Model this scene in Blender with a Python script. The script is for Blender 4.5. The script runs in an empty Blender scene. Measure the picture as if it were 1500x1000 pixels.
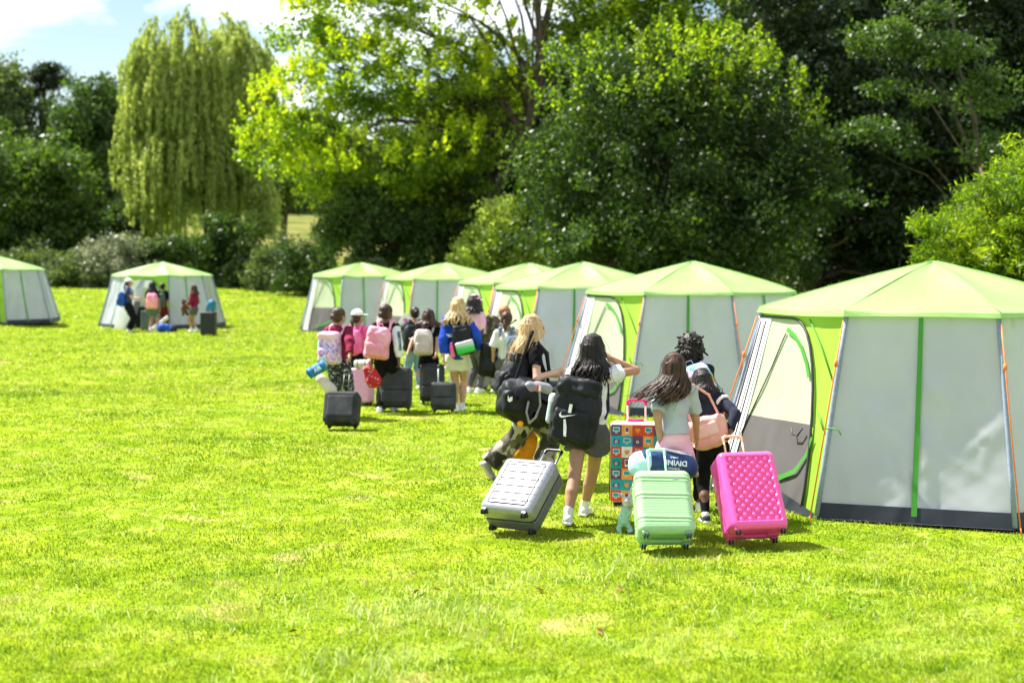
import bpy, math, random, time
import numpy as np
from mathutils import Vector, Matrix
T0=time.time()
sc=bpy.context.scene
COL=sc.collection
R=math.radians
rng=np.random.default_rng(7)
random.seed(5)
# ------------------------------------------------------------------ camera geometry
CAMH=2.15; FPX=2083.0; HOR=384.0
PITCH=math.atan((500-HOR)/FPX)
def ray(px,py):
    x=(px-750)/FPX; y=(500-py)/FPX
    cp,sp=math.cos(PITCH),math.sin(PITCH)
    return np.array([x, cp+y*sp, -sp+y*cp])
def gh(x,y):
    """ground height"""
    x=np.asarray(x,float); y=np.asarray(y,float)
    def ss(t): t=np.clip(t,0,1); return t*t*(3-2*t)
    z=0.22*ss((-x-13)/4)*ss((y-34)/10)
    z=z+1.35*ss((y-50)/34)
    z=z+np.maximum(0,y-88)*0.078*ss((y-88)/30)
    z=z+0.02*np.sin(x*0.9+1)*np.sin(y*0.7)*ss((y-5)/5)
    return z
def G(px,py):
    d=ray(px,py); t=CAMH/-d[2]
    for _ in range(30):
        p=d*t; h=float(gh(p[0],p[1])); t=(CAMH-h)/-d[2]
    p=d*t; return Vector((p[0],p[1],float(gh(p[0],p[1]))))
def AT(px,py,Y):
    d=ray(px,py); p=d*(Y/d[1]); return Vector((p[0],p[1],p[2]+CAMH))
def atg(px,Y):
    p=AT(px,HOR,Y); return Vector((p.x,Y,float(gh(p.x,Y))))
# ------------------------------------------------------------------ scene objects
def link(name,data,parent=None):
    o=bpy.data.objects.new(name,data); COL.objects.link(o)
    if parent is not None: o.parent=parent
    return o
def tag(o,label=None,cat=None,group=None,kind=None):
    if label: o['label']=label
    if cat: o['category']=cat
    if group: o['group']=group
    if kind: o['kind']=kind
    return o
def empty(name,loc=(0,0,0),rz=0,rx=0,ry=0):
    o=link(name,None); o.location=loc; o.rotation_euler=(rx,ry,rz); o.empty_display_size=.2; return o
def mkmesh(name,V,F,mats,parent=None,smooth=True,mi=None):
    V=np.asarray(V,np.float32)
    me=bpy.data.meshes.new(name)
    if isinstance(F,np.ndarray):
        n=F.shape[1]; nf=len(F)
        me.vertices.add(len(V)); me.vertices.foreach_set('co',V.ravel())
        me.loops.add(nf*n); me.loops.foreach_set('vertex_index',F.astype(np.int32).ravel())
        me.polygons.add(nf); me.polygons.foreach_set('loop_start',np.arange(0,nf*n,n,dtype=np.int32))
        try: me.polygons.foreach_set('loop_total',np.full(nf,n,dtype=np.int32))
        except Exception: pass
    else:
        me.from_pydata([tuple(map(float,v)) for v in V],[],F); nf=len(F)
    if not isinstance(mats,(list,tuple)): mats=[mats]
    for m in mats: me.materials.append(m)
    if mi is not None: me.polygons.foreach_set('material_index',np.asarray(mi,np.int32))
    me.polygons.foreach_set('use_smooth',np.full(nf,smooth,dtype=bool))
    me.update(calc_edges=True)
    return link(name,me,parent)
class MB:
    """simple face collector"""
    def __init__(s): s.v=[]; s.f=[]; s.m=[]
    def add(s,vs,fs,m=0):
        o=len(s.v); s.v+= [tuple(map(float,v)) for v in vs]; s.f+=[tuple(i+o for i in f) for f in fs]; s.m+=[m]*len(fs)
    def box(s,c,h,Rm=None,m=0,bev=0.0):
        c=Vector(c); Rm=Rm or Matrix.Identity(3)
        vs=[]
        b=min(bev,min(h)*.9)
        if b<=0:
            for x in(-1,1):
                for y in(-1,1):
                    for z in(-1,1): vs.append(c+Rm@Vector((x*h[0],y*h[1],z*h[2])))
            s.add(vs,[(0,1,3,2),(4,6,7,5),(0,4,5,1),(2,3,7,6),(0,2,6,4),(1,5,7,3)],m); return
        idx={}
        for x in(-1,1):
            for y in(-1,1):
                for z in(-1,1):
                    for a in range(3):
                        hh=[h[0]-b,h[1]-b,h[2]-b]; hh[a]=h[a]
                        idx[(x,y,z,a)]=len(vs); vs.append(c+Rm@Vector((x*hh[0],y*hh[1],z*hh[2])))
        fs=[]
        for a in range(3):
            o=[i for i in range(3) if i!=a]
            for sg in(-1,1):
                q=[]
                for (p,r) in((-1,-1),(1,-1),(1,1),(-1,1)):
                    k=[0,0,0]; k[a]=sg; k[o[0]]=p; k[o[1]]=r; q.append(idx[(k[0],k[1],k[2],a)])
                fs.append(tuple(q))
            # edges
            for p in(-1,1):
                for r in(-1,1):
                    e=[]
                    for sg in(-1,1):
                        k=[0,0,0]; k[a]=sg; k[o[0]]=p; k[o[1]]=r
                        e.append((idx[(*k,o[0])],idx[(*k,o[1])]))
                    fs.append((e[0][0],e[0][1],e[1][1],e[1][0]))
        for x in(-1,1):
            for y in(-1,1):
                for z in(-1,1): fs.append(tuple(idx[(x,y,z,a)] for a in range(3)))
        s.add(vs,fs,m)
    def tube(s,pts,rad,seg=8,m=0,caps=True):
        pts=[Vector(p) for p in pts]; n=len(pts)
        if not hasattr(rad,'__len__'): rad=[rad]*n
        vs=[];fs=[]
        up=None
        for i,p in enumerate(pts):
            t=(pts[min(i+1,n-1)]-pts[max(i-1,0)]).normalized()
            if up is None:
                up=t.orthogonal().normalized()
            else:
                up=(up-t*up.dot(t))
                up=up.normalized() if up.length>1e-6 else t.orthogonal().normalized()
            b=t.cross(up)
            for k in range(seg):
                a=2*math.pi*k/seg
                vs.append(p+(up*math.cos(a)+b*math.sin(a))*rad[i])
        for i in range(n-1):
            for k in range(seg):
                k2=(k+1)%seg
                fs.append((i*seg+k,i*seg+k2,(i+1)*seg+k2,(i+1)*seg+k))
        if caps:
            fs.append(tuple(range(seg-1,-1,-1))); fs.append(tuple((n-1)*seg+k for k in range(seg)))
        s.add(vs,fs,m)
    def build(s,name,mats,parent=None,smooth=False):
        return mkmesh(name,s.v,s.f,mats,parent,smooth,s.m)
# ------------------------------------------------------------------ materials
MATS={}
def _nt(name):
    m=bpy.data.materials.new(name); m.use_nodes=True; nt=m.node_tree; nt.nodes.clear()
    out=nt.nodes.new('ShaderNodeOutputMaterial'); return m,nt,out
def N(nt,t,**k):
    n=nt.nodes.new(t)
    for a,b in k.items(): setattr(n,a,b)
    return n
def ramp(nt,fac,stops):
    r=N(nt,'ShaderNodeValToRGB'); e=r.color_ramp.elements
    while len(e)<len(stops): e.new(.5)
    for el,(p,c) in zip(e,stops): el.position=p; el.color=(*c,1)
    nt.links.new(fac,r.inputs[0]); return r.outputs[0]
def cloth(name,c,c2=None,scale=30,rough=.85,bump=.25,bscale=40,trans=0.0,spec=.3,stretch=(1,1,1),metal=0,coat=0,wr=0,contrast=(.35,.65),sheen=0,wtype='FBM',wmap=None):
    """principled with noise colour variation, fine bump, broad wrinkle bump, optional translucency"""
    if name in MATS: return MATS[name]
    m,nt,out=_nt(name); L=nt.links.new
    tc=N(nt,'ShaderNodeTexCoord'); mp=N(nt,'ShaderNodeMapping'); mp.inputs['Scale'].default_value=stretch
    L(tc.outputs['Object'],mp.inputs[0])
    no=N(nt,'ShaderNodeTexNoise'); no.inputs['Scale'].default_value=scale; no.inputs['Detail'].default_value=4
    L(mp.outputs[0],no.inputs['Vector'])
    if c2 is None: c2=tuple(min(1,x*1.25+.004) for x in c)
    colr=ramp(nt,no.outputs[0],[(contrast[0],c),(contrast[1],c2)])
    p=N(nt,'ShaderNodeBsdfPrincipled'); L(colr,p.inputs['Base Color'])
    p.inputs['Roughness'].default_value=rough; p.inputs['Specular IOR Level'].default_value=spec; p.inputs['Metallic'].default_value=metal
    p.inputs['Coat Weight'].default_value=coat
    if sheen: p.inputs['Sheen Weight'].default_value=sheen
    prev=None
    if bump:
        n2=N(nt,'ShaderNodeTexNoise'); n2.inputs['Scale'].default_value=bscale; n2.inputs['Detail'].default_value=3
        L(mp.outputs[0],n2.inputs['Vector'])
        b=N(nt,'ShaderNodeBump'); b.inputs['Strength'].default_value=bump; b.inputs['Distance'].default_value=.01
        L(n2.outputs[0],b.inputs['Height']); prev=b.outputs[0]
    if wr:
        n3=N(nt,'ShaderNodeTexNoise'); n3.inputs['Scale'].default_value=3.0; n3.inputs['Detail'].default_value=4; n3.inputs['Distortion'].default_value=.35; n3.noise_type=wtype
        if wmap:
            mw=N(nt,'ShaderNodeMapping'); mw.inputs['Scale'].default_value=wmap; mw.inputs['Rotation'].default_value=(.5,.6,.4); L(tc.outputs['Object'],mw.inputs[0])
        L(mw.outputs[0] if wmap else tc.outputs['Object'],n3.inputs['Vector'])
        b2=N(nt,'ShaderNodeBump'); b2.inputs['Strength'].default_value=wr; b2.inputs['Distance'].default_value=.10
        L(n3.outputs[0],b2.inputs['Height'])
        if prev: L(prev,b2.inputs['Normal'])
        prev=b2.outputs[0]
    if prev: L(prev,p.inputs['Normal'])
    if trans>0:
        t=N(nt,'ShaderNodeBsdfTranslucent'); L(colr,t.inputs[0])
        if prev: L(prev,t.inputs['Normal'])
        mx=N(nt,'ShaderNodeMixShader'); mx.inputs[0].default_value=trans
        L(p.outputs[0],mx.inputs[1]); L(t.outputs[0],mx.inputs[2]); L(mx.outputs[0],out.inputs[0])
    else: L(p.outputs[0],out.inputs[0])
    MATS[name]=m; return m
def leafmat(name,c1,c2,c3,trans=.5,nscale=.5,tcol=(1.5,1.55,.6),rough=.45):
    if name in MATS: return MATS[name]
    m,nt,out=_nt(name); L=nt.links.new
    ge=N(nt,'ShaderNodeNewGeometry'); tc=N(nt,'ShaderNodeTexCoord')
    no=N(nt,'ShaderNodeTexNoise'); no.inputs['Scale'].default_value=nscale; no.inputs['Detail'].default_value=3
    L(tc.outputs['Object'],no.inputs['Vector'])
    a=N(nt,'ShaderNodeMath',operation='MULTIPLY_ADD'); L(ge.outputs['Random Per Island'],a.inputs[0]); a.inputs[1].default_value=.55
    s=N(nt,'ShaderNodeMath',operation='MULTIPLY_ADD'); L(no.outputs[0],s.inputs[0]); s.inputs[1].default_value=1.1; s.inputs[2].default_value=-.32
    L(s.outputs[0],a.inputs[2])
    col=ramp(nt,a.outputs[0],[(.15,c1),(.5,c2),(.9,c3)])
    p=N(nt,'ShaderNodeBsdfPrincipled'); L(col,p.inputs['Base Color']); p.inputs['Roughness'].default_value=rough; p.inputs['Specular IOR Level'].default_value=.4
    mm=N(nt,'ShaderNodeMix',data_type='RGBA',blend_type='MULTIPLY'); mm.inputs[0].default_value=1
    L(col,mm.inputs[6]); mm.inputs[7].default_value=(*tcol,1); mm.clamp_result=False
    t=N(nt,'ShaderNodeBsdfTranslucent'); L(mm.outputs[2],t.inputs[0])
    mx=N(nt,'ShaderNodeMixShader'); mx.inputs[0].default_value=trans
    L(p.outputs[0],mx.inputs[1]); L(t.outputs[0],mx.inputs[2]); L(mx.outputs[0],out.inputs[0])
    MATS[name]=m; return m
# ------------------------------------------------------------------ camera, sky, sun
cam=bpy.data.cameras.new('camera'); co=bpy.data.objects.new('camera',cam); COL.objects.link(co)
cam.sensor_width=36; cam.lens=36*FPX/1500; cam.clip_end=3000; cam.clip_start=.1
co.location=(0,0,CAMH); co.rotation_euler=(math.pi/2-PITCH,0,0)
cam.dof.use_dof=True; cam.dof.focus_distance=12.0; cam.dof.aperture_fstop=1.6
sc.camera=co
SUND=Vector((-.54,.36,.95)).normalized()
SEL=math.asin(SUND.z); SAZ=math.atan2(SUND.x,SUND.y)
sl=bpy.data.lights.new('sun','SUN'); sl.energy=4.9; sl.angle=R(.6); sl.color=(1,.955,.88)
so=bpy.data.objects.new('sun',sl); COL.objects.link(so); so.location=(-20,30,60)
so.rotation_euler=SUND.to_track_quat('Z','Y').to_euler()
w=bpy.data.worlds.new('World'); sc.world=w; w.use_nodes=True; nt=w.node_tree; nt.nodes.clear(); L=nt.links.new
wo=N(nt,'ShaderNodeOutputWorld'); bg=N(nt,'ShaderNodeBackground'); bg.inputs[1].default_value=.052
sky=N(nt,'ShaderNodeTexSky',sky_type='NISHITA'); sky.sun_disc=False; sky.sun_elevation=SEL; sky.sun_rotation=SAZ; sky.air_density=1.25; sky.dust_density=.15; sky.ozone_density=1.2
tc=N(nt,'ShaderNodeTexCoord'); mp=N(nt,'ShaderNodeMapping'); mp.inputs['Scale'].default_value=(1,1,2.6); mp.inputs['Location'].default_value=(.35,.1,.2)
L(tc.outputs['Generated'],mp.inputs[0])
n1=N(nt,'ShaderNodeTexNoise'); n1.inputs['Scale'].default_value=7.5; n1.inputs['Detail'].default_value=7; n1.inputs['Roughness'].default_value=.55; n1.inputs['Distortion'].default_value=.3
L(mp.outputs[0],n1.inputs['Vector'])
cl=ramp(nt,n1.outputs[0],[(.43,(0,0,0)),(.64,(1,1,1))])
mx=N(nt,'ShaderNodeMix',data_type='RGBA'); L(cl,mx.inputs[0])
L(sky.outputs[0],mx.inputs[6]); mx.inputs[7].default_value=(13.5,13.8,14.4,1)
L(mx.outputs[2],bg.inputs[0]); L(bg.outputs[0],wo.inputs[0])
sc.view_settings.view_transform='Standard'; sc.view_settings.look='None'; sc.view_settings.exposure=1.5; sc.view_settings.gamma=1
sc.render.engine='CYCLES'
sc.cycles.max_bounces=7; sc.cycles.transparent_max_bounces=6; sc.cycles.diffuse_bounces=4; sc.cycles.transmission_bounces=4; sc.cycles.glossy_bounces=2
sc.cycles.caustics_reflective=False; sc.cycles.caustics_refractive=False

# ------------------------------------------------------------------ ground
def groundmat():
    m,nt,out=_nt('ground_turf'); L=nt.links.new
    tc=N(nt,'ShaderNodeTexCoord')
    def noise(s,d=4,dist=0):
        n=N(nt,'ShaderNodeTexNoise'); n.inputs['Scale'].default_value=s; n.inputs['Detail'].default_value=d; n.inputs['Distortion'].default_value=dist
        L(tc.outputs['Object'],n.inputs['Vector']); return n.outputs[0]
    big=noise(.35,5); mid=noise(2.2,6,.5); fine=noise(30,5)
    c=ramp(nt,mid,[(.33,(.125,.20,.008)),(.55,(.21,.28,.014)),(.72,(.30,.32,.05))])
    c2=ramp(nt,big,[(.3,(.75,.9,.8)),(.7,(1.15,1.05,1.0))])
    c3=ramp(nt,fine,[(.35,(.75,.78,.7)),(.65,(1.15,1.12,1.2))])
    m1=N(nt,'ShaderNodeMix',data_type='RGBA',blend_type='MULTIPLY'); m1.inputs[0].default_value=1; L(c,m1.inputs[6]); L(c2,m1.inputs[7])
    m2=N(nt,'ShaderNodeMix',data_type='RGBA',blend_type='MULTIPLY'); m2.inputs[0].default_value=1; L(m1.outputs[2],m2.inputs[6]); L(c3,m2.inputs[7])

    pn=noise(3.4,6,1.2); pr_=N(nt,'ShaderNodeMapRange'); L(pn,pr_.inputs[0]); pr_.inputs[1].default_value=.52; pr_.inputs[2].default_value=.74; pr_.inputs[3].default_value=0; pr_.inputs[4].default_value=.5
    px_=N(nt,'ShaderNodeMix',data_type='RGBA'); L(pr_.outputs[0],px_.inputs[0]); L(m2.outputs[2],px_.inputs[6]); px_.inputs[7].default_value=(.44,.55,.11,1)
    tn=noise(.95,7,.4); tr_=N(nt,'ShaderNodeMapRange'); L(tn,tr_.inputs[0]); tr_.inputs[1].default_value=.635; tr_.inputs[2].default_value=.72; tr_.inputs[3].default_value=0; tr_.inputs[4].default_value=.7
    tx_=N(nt,'ShaderNodeMix',data_type='RGBA'); L(tr_.outputs[0],tx_.inputs[0]); L(px_.outputs[2],tx_.inputs[6]); tx_.inputs[7].default_value=(.55,.42,.20,1)
    # drier meadow beyond the hedge
    sx=N(nt,'ShaderNodeSeparateXYZ'); L(tc.outputs['Object'],sx.inputs[0])
    mr=N(nt,'ShaderNodeMapRange'); L(sx.outputs[1],mr.inputs[0]); mr.inputs[1].default_value=92; mr.inputs[2].default_value=110
    m3=N(nt,'ShaderNodeMix',data_type='RGBA'); L(mr.outputs[0],m3.inputs[0]); L(tx_.outputs[2],m3.inputs[6]); L(ramp(nt,noise(.16,6,.5),[(.38,(.075,.105,.022)),(.60,(.19,.18,.06))]),m3.inputs[7])
    p=N(nt,'ShaderNodeBsdfDiffuse'); L(m3.outputs[2],p.inputs[0])
    b=N(nt,'ShaderNodeBump'); b.inputs['Strength'].default_value=.6; b.inputs['Distance'].default_value=.03; L(fine,b.inputs['Height']); L(b.outputs[0],p.inputs['Normal'])
    L(p.outputs[0],out.inputs[0]); return m
xs=np.concatenate([np.linspace(-900,-60,18),np.linspace(-58,58,117),np.linspace(60,900,18)])
ys=np.concatenate([np.linspace(-40,0,9),np.linspace(1,120,120),np.linspace(125,400,24),np.linspace(450,1500,10)])
XX,YY=np.meshgrid(xs,ys); ZZ=gh(XX,YY); ZZ=np.where(YY>250,gh(XX,250*np.ones_like(YY))+(YY-250)*.01,ZZ)
V=np.stack([XX,YY,ZZ],-1).reshape(-1,3); nx=len(xs); ny=len(ys)
i,j=np.meshgrid(np.arange(nx-1),np.arange(ny-1)); a=(j*nx+i).ravel()
gr=mkmesh('ground',V,np.stack([a,a+1,a+nx+1,a+nx],1),groundmat()); tag(gr,kind='structure')

# ------------------------------------------------------------------ mown grass blades
def grassmat():
    m,nt,out=_nt('grass_blades'); L=nt.links.new
    ge=N(nt,'ShaderNodeNewGeometry'); tc=N(nt,'ShaderNodeTexCoord')
    def noise(s,d=4,dist=0):
        n=N(nt,'ShaderNodeTexNoise'); n.inputs['Scale'].default_value=s; n.inputs['Detail'].default_value=d; n.inputs['Distortion'].default_value=dist
        L(tc.outputs['Object'],n.inputs['Vector']); return n.outputs[0]
    mid=noise(2.6,7,.9)
    a=N(nt,'ShaderNodeMath',operation='MULTIPLY_ADD'); L(ge.outputs['Random Per Island'],a.inputs[0]); a.inputs[1].default_value=.26
    s=N(nt,'ShaderNodeMath',operation='MULTIPLY_ADD'); L(mid,s.inputs[0]); s.inputs[1].default_value=2.1; s.inputs[2].default_value=-.74
    L(s.outputs[0],a.inputs[2])
    dry=N(nt,'ShaderNodeTexNoise'); dry.inputs['Scale'].default_value=1.1; dry.inputs['Detail'].default_value=6; dry.inputs['Roughness'].default_value=.7; L(tc.outputs['Object'],dry.inputs['Vector'])
    ad=N(nt,'ShaderNodeMapRange'); L(dry.outputs[0],ad.inputs[0]); ad.inputs[1].default_value=.60; ad.inputs[2].default_value=.74; ad.inputs[3].default_value=0; ad.inputs[4].default_value=.55
    bn=noise(.42,3); b3=N(nt,'ShaderNodeMath',operation='MULTIPLY_ADD'); L(bn,b3.inputs[0]); b3.inputs[1].default_value=.9; b3.inputs[2].default_value=-.43
    b4=N(nt,'ShaderNodeMath',operation='ADD'); L(a.outputs[0],b4.inputs[0]); L(b3.outputs[0],b4.inputs[1]); a=b4
    a2=N(nt,'ShaderNodeMath',operation='ADD'); L(a.outputs[0],a2.inputs[0]); L(ad.outputs[0],a2.inputs[1]); a=a2
    col=ramp(nt,a.outputs[0],[(.04,(.12,.225,.008)),(.36,(.25,.355,.017)),(.66,(.36,.43,.035)),(.93,(.50,.47,.17))])

    pn=noise(3.4,6,1.2); pr_=N(nt,'ShaderNodeMapRange'); L(pn,pr_.inputs[0]); pr_.inputs[1].default_value=.52; pr_.inputs[2].default_value=.74; pr_.inputs[3].default_value=0; pr_.inputs[4].default_value=.5
    px_=N(nt,'ShaderNodeMix',data_type='RGBA'); L(pr_.outputs[0],px_.inputs[0]); L(col,px_.inputs[6]); px_.inputs[7].default_value=(.44,.55,.11,1)
    tn=noise(.95,7,.4); tr_=N(nt,'ShaderNodeMapRange'); L(tn,tr_.inputs[0]); tr_.inputs[1].default_value=.635; tr_.inputs[2].default_value=.72; tr_.inputs[3].default_value=0; tr_.inputs[4].default_value=.7
    tx_=N(nt,'ShaderNodeMix',data_type='RGBA'); L(tr_.outputs[0],tx_.inputs[0]); L(px_.outputs[2],tx_.inputs[6]); tx_.inputs[7].default_value=(.55,.42,.20,1)
    col=tx_.outputs[2]
    p=N(nt,'ShaderNodeBsdfPrincipled'); L(col,p.inputs['Base Color']); p.inputs['Roughness'].default_value=.4; p.inputs['Specular IOR Level'].default_value=.35
    t=N(nt,'ShaderNodeBsdfTranslucent'); L(col,t.inputs[0])
    mx=N(nt,'ShaderNodeMixShader'); mx.inputs[0].default_value=.55
    L(p.outputs[0],mx.inputs[1]); L(t.outputs[0],mx.inputs[2]); L(mx.outputs[0],out.inputs[0]); return m
def blades(n,d0,d1,hgt,th0=-.385,th1=.385,seed=1,xy=None,scale=1.0,wmul=1.0):
    r=np.random.default_rng(seed)
    if xy is None:
        d=np.exp(r.uniform(math.log(d0),math.log(d1),n)); th=r.uniform(th0,th1,n)
        x=d*np.sin(th); y=d*np.cos(th)
    else:
        x,y=xy; n=len(x); d=np.hypot(x,y)
    z=gh(x,y)-.004
    # clumpiness: low frequency height factor
    cf=.75+.25*np.sin(x*2.1+np.sin(y*1.7)*2)*np.sin(y*2.6+np.sin(x*2.3)*2)+.3*np.maximum(0,np.sin(x*.9+1.3*np.sin(y*.8))*np.sin(y*1.1+x*.3))
    h=hgt*r.uniform(.45,1.25,n)*cf*scale*(1+np.maximum(0,d-15)*.012)
    wd=np.maximum(.0032,d*.00042)*r.uniform(.7,1.4,n)*wmul
    a=r.uniform(0,2*math.pi,n); ca,sa=np.cos(a),np.sin(a)
    lean=h*r.uniform(.1,1.1,n); b=r.uniform(0,2*math.pi,n); lx,ly=lean*np.cos(b),lean*np.sin(b)
    P0=np.stack([x-ca*wd,y-sa*wd,z],1); P1=np.stack([x+ca*wd,y+sa*wd,z],1)
    M0=np.stack([x+lx*.35-ca*wd*.75,y+ly*.35-sa*wd*.75,z+h*.62],1); M1=np.stack([x+lx*.35+ca*wd*.75,y+ly*.35+sa*wd*.75,z+h*.62],1)
    P2=np.stack([x+lx,y+ly,z+h*.95],1)
    return P0,P1,M1,M0,P2
def tuft_xy(r,n=26):
    X=[];Y=[]
    for px,py,k,sd in [(640,905,900,.38),(700,890,700,.3),(575,900,500,.22),(880,835,350,.2),(790,850,200,.15),(500,975,500,.22),(560,985,400,.2),(1090,850,260,.25),(420,860,260,.3),(200,900,400,.4),(1300,900,500,.45),(980,930,300,.3),(300,760,200,.3)]:
        c=G(px,py); k=k//3; X.append(r.normal(c.x,sd*1.3,k)); Y.append(r.normal(c.y,sd*1.1,k))
    return np.concatenate(X),np.concatenate(Y)
def build_grass():
    near=blades(GRASS_N,5.4,26,.036,th0=-.50,th1=.62,seed=3)
    t=blades(0,0,0,.095,xy=tuft_xy(np.random.default_rng(9)),seed=4,wmul=1.3)
    P=[np.concatenate([a,b]) for a,b in zip(near,t)]
    n=len(P[0]); Vn=np.concatenate(P)  # 5 verts per blade, quads + tris -> use quad then tri as separate arrays
    idx=np.arange(n)
    quads=np.stack([idx,idx+n,idx+2*n,idx+3*n],1); tris=np.stack([idx+3*n,idx+2*n,idx+4*n],1)
    me=bpy.data.meshes.new('grass')
    far=blades(GRASS_F,24,96,.05,seed=6,th0=-.45,th1=.50,wmul=1.5)
    nf=len(far[0]); off=len(Vn); Vn=np.concatenate([Vn,far[0],far[1],far[4]])
    fi=np.arange(nf)+off; tris=np.concatenate([tris,np.stack([fi,fi+nf,fi+2*nf],1)])
    me.vertices.add(len(Vn)); me.vertices.foreach_set('co',Vn.astype(np.float32).ravel())
    nl=quads.size+tris.size; me.loops.add(nl); me.loops.foreach_set('vertex_index',np.concatenate([quads.ravel(),tris.ravel()]).astype(np.int32))
    ls=np.concatenate([np.arange(0,quads.size,4),quads.size+np.arange(0,tris.size,3)]).astype(np.int32)
    me.polygons.add(len(ls)); me.polygons.foreach_set('loop_start',ls)
    me.materials.append(grassmat()); me.materials.append(cloth('pale_grass',(.36,.48,.08),(.52,.60,.22),scale=4,trans=.55,rough=.45,bump=0)); nn=len(near[0]); mi=np.zeros(len(ls),np.int32); mi[nn:n]=1; mi[n+nn:2*n]=1; me.polygons.foreach_set('material_index',mi); me.update(calc_edges=True)
    o=link('grass',me); tag(o,'short bright green mown grass covering the whole field','grass',kind='stuff')
GRASS_N=460000; GRASS_F=280000
build_grass()

# ------------------------------------------------------------------ trees
BARK=cloth('bark',(.045,.032,.022),(.12,.09,.065),scale=9,bump=.8,bscale=14,stretch=(1,1,.25),rough=.95)
def leaf_quads(C,size,aspect,r,droop=0.0,out=None):
    n=len(C)
    a=r.normal(size=(n,3)); 
    if droop: a=a*(1-droop)+np.array([0,0,-1.0])*droop*1.6
    a/=np.linalg.norm(a,axis=1,keepdims=True)
    q=r.normal(size=(n,3)); q[:,2]*=.55 if not droop else 1; 
    b=np.cross(a,q); b/=np.linalg.norm(b,axis=1,keepdims=True)+1e-9
    s=size*r.uniform(.6,1.35,(n,1))
    A=a*s*.5; B=b*s*.5*aspect
    V=np.concatenate([C-A,C+B-A*.1,C+A,C-B-A*.1]); i=np.arange(n)
    return V,np.stack([i,i+n,i+2*n,i+3*n],1)
def clumps(envs,n,r,bias=.45,zsq=.85):
    vol=np.array([e[1][0]*e[1][1]*e[1][2] for e in envs])**.8; p=vol/vol.sum()
    out=[]
    for k in r.choice(len(envs),n,p=p):
        c,rad=envs[k]; d=r.normal(size=3); d/=np.linalg.norm(d); q=r.uniform(0,1)**bias*(1+.22*math.sin(d[0]*5+d[2]*4+k)*math.sin(d[1]*4-d[2]*6+2*k)+.10*r.normal())
        out.append(np.array(c)+d*q*np.array(rad))
    return np.array(out)
def top_(envs): return max(e[0][2]+e[1][2] for e in envs)
def tree(name,label,cat,base,envs,nc,lpc,cr,leaf,mat,trunk=None,group=None,aspect=.6,seed=1,droop=0.0,trunk_r=.25,nb=26,bias=.45,flat=.6,zmin=None,limbs=None,barkm=None,tips=None,lr=.36):
    """envs: list of (centre, radii) relative to base. crown = leaf clumps through the volume; trunk = tapered trunk with limbs"""
    r=np.random.default_rng(seed)
    root=empty(name,base); tag(root,label,cat,group)
    C=clumps(envs,nc,r,bias)
    if zmin is not None: C[:,2]=np.maximum(C[:,2],zmin+r.uniform(0,.5,len(C)))
    k=r.poisson(lpc,len(C)); idx=np.repeat(np.arange(len(C)),k)
    rad=cr*(r.uniform(.35,1.45,len(C))**1.1)[idx][:,None]
    g=r.normal(size=(len(idx),3)); g/=np.linalg.norm(g,axis=1,keepdims=True); g*=r.uniform(0,1,(len(idx),1))**.45
    g[:,2]*=flat
    # sub-twigs: squash leaves towards a few directions per clump for spikier outline
    P=C[idx]+g*rad+r.normal(size=g.shape)*leaf*.5
    V,F=leaf_quads(P,leaf,aspect,r,droop)
    mkmesh('crown',V,F,mat,root,smooth=False)
    if tips:  # sunlight put into colour: brighter leaves over the upper, camera-facing crown surface
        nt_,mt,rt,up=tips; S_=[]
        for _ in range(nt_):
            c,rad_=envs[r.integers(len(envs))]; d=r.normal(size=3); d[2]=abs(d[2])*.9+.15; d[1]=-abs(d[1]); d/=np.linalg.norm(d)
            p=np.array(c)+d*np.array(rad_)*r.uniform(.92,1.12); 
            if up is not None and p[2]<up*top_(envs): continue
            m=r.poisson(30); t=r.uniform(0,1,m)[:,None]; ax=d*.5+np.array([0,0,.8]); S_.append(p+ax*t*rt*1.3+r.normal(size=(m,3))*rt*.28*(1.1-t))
        V,F=leaf_quads(np.concatenate(S_),leaf,aspect,r); mkmesh('sunlit_tips',V,F,mt,root,smooth=False)
    mb=MB()
    top=max(e[0][2] for e in envs)
    pts=trunk or [(0,0,-.1),(r.normal()*.15,0,top*.35),(r.normal()*.4,r.normal()*.3,top*.7),(r.normal()*.4,0,top)]
    n=len(pts); 
    mb.tube(pts,[trunk_r*(1-.75*i/(n-1)) for i in range(n)],8)
    for j in range(min(nb,len(C))):
        e=C[j]; zt=min(max(e[2]*.55,top*.12),pts[-1][2]*.9)
        # point on trunk at height zt
        for q in range(n-1):
            if pts[q][2]<=zt<=pts[q+1][2]:
                f=(zt-pts[q][2])/(pts[q+1][2]-pts[q][2]); s=Vector(pts[q]).lerp(Vector(pts[q+1]),f); break
        else: s=Vector(pts[-1])
        e=Vector(e); m1=s.lerp(e,.4)+Vector((0,0,(e-s).length*.10)); m2=s.lerp(e,.72)+Vector(r.normal(size=3)*.15)
        rr=trunk_r*lr*r.uniform(.6,1.2); mb.tube([s,m1,m2,e],[rr,rr*.6,rr*.35,rr*.12],5,caps=False)
    if limbs:
        for pl,r0 in limbs:
            nn=len(pl); mb.tube(pl,[r0*(1-.8*i/(nn-1)) for i in range(nn)],7,caps=False)
    mb.build('trunk',barkm or BARK,root,smooth=True)
    return root
LM_dark=leafmat('leaf_dark',(.018,.04,.008),(.042,.085,.015),(.085,.145,.025),trans=.42)
LM_vdark=leafmat('leaf_yew',(.007,.017,.005),(.016,.034,.008),(.042,.074,.014),trans=.30)
LM_mid=leafmat('leaf_mid',(.012,.030,.006),(.030,.064,.010),(.085,.145,.016),trans=.42)
LM_bright=leafmat('leaf_bright',(.05,.105,.007),(.13,.22,.012),(.33,.40,.018),trans=.58,nscale=.8)
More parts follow.
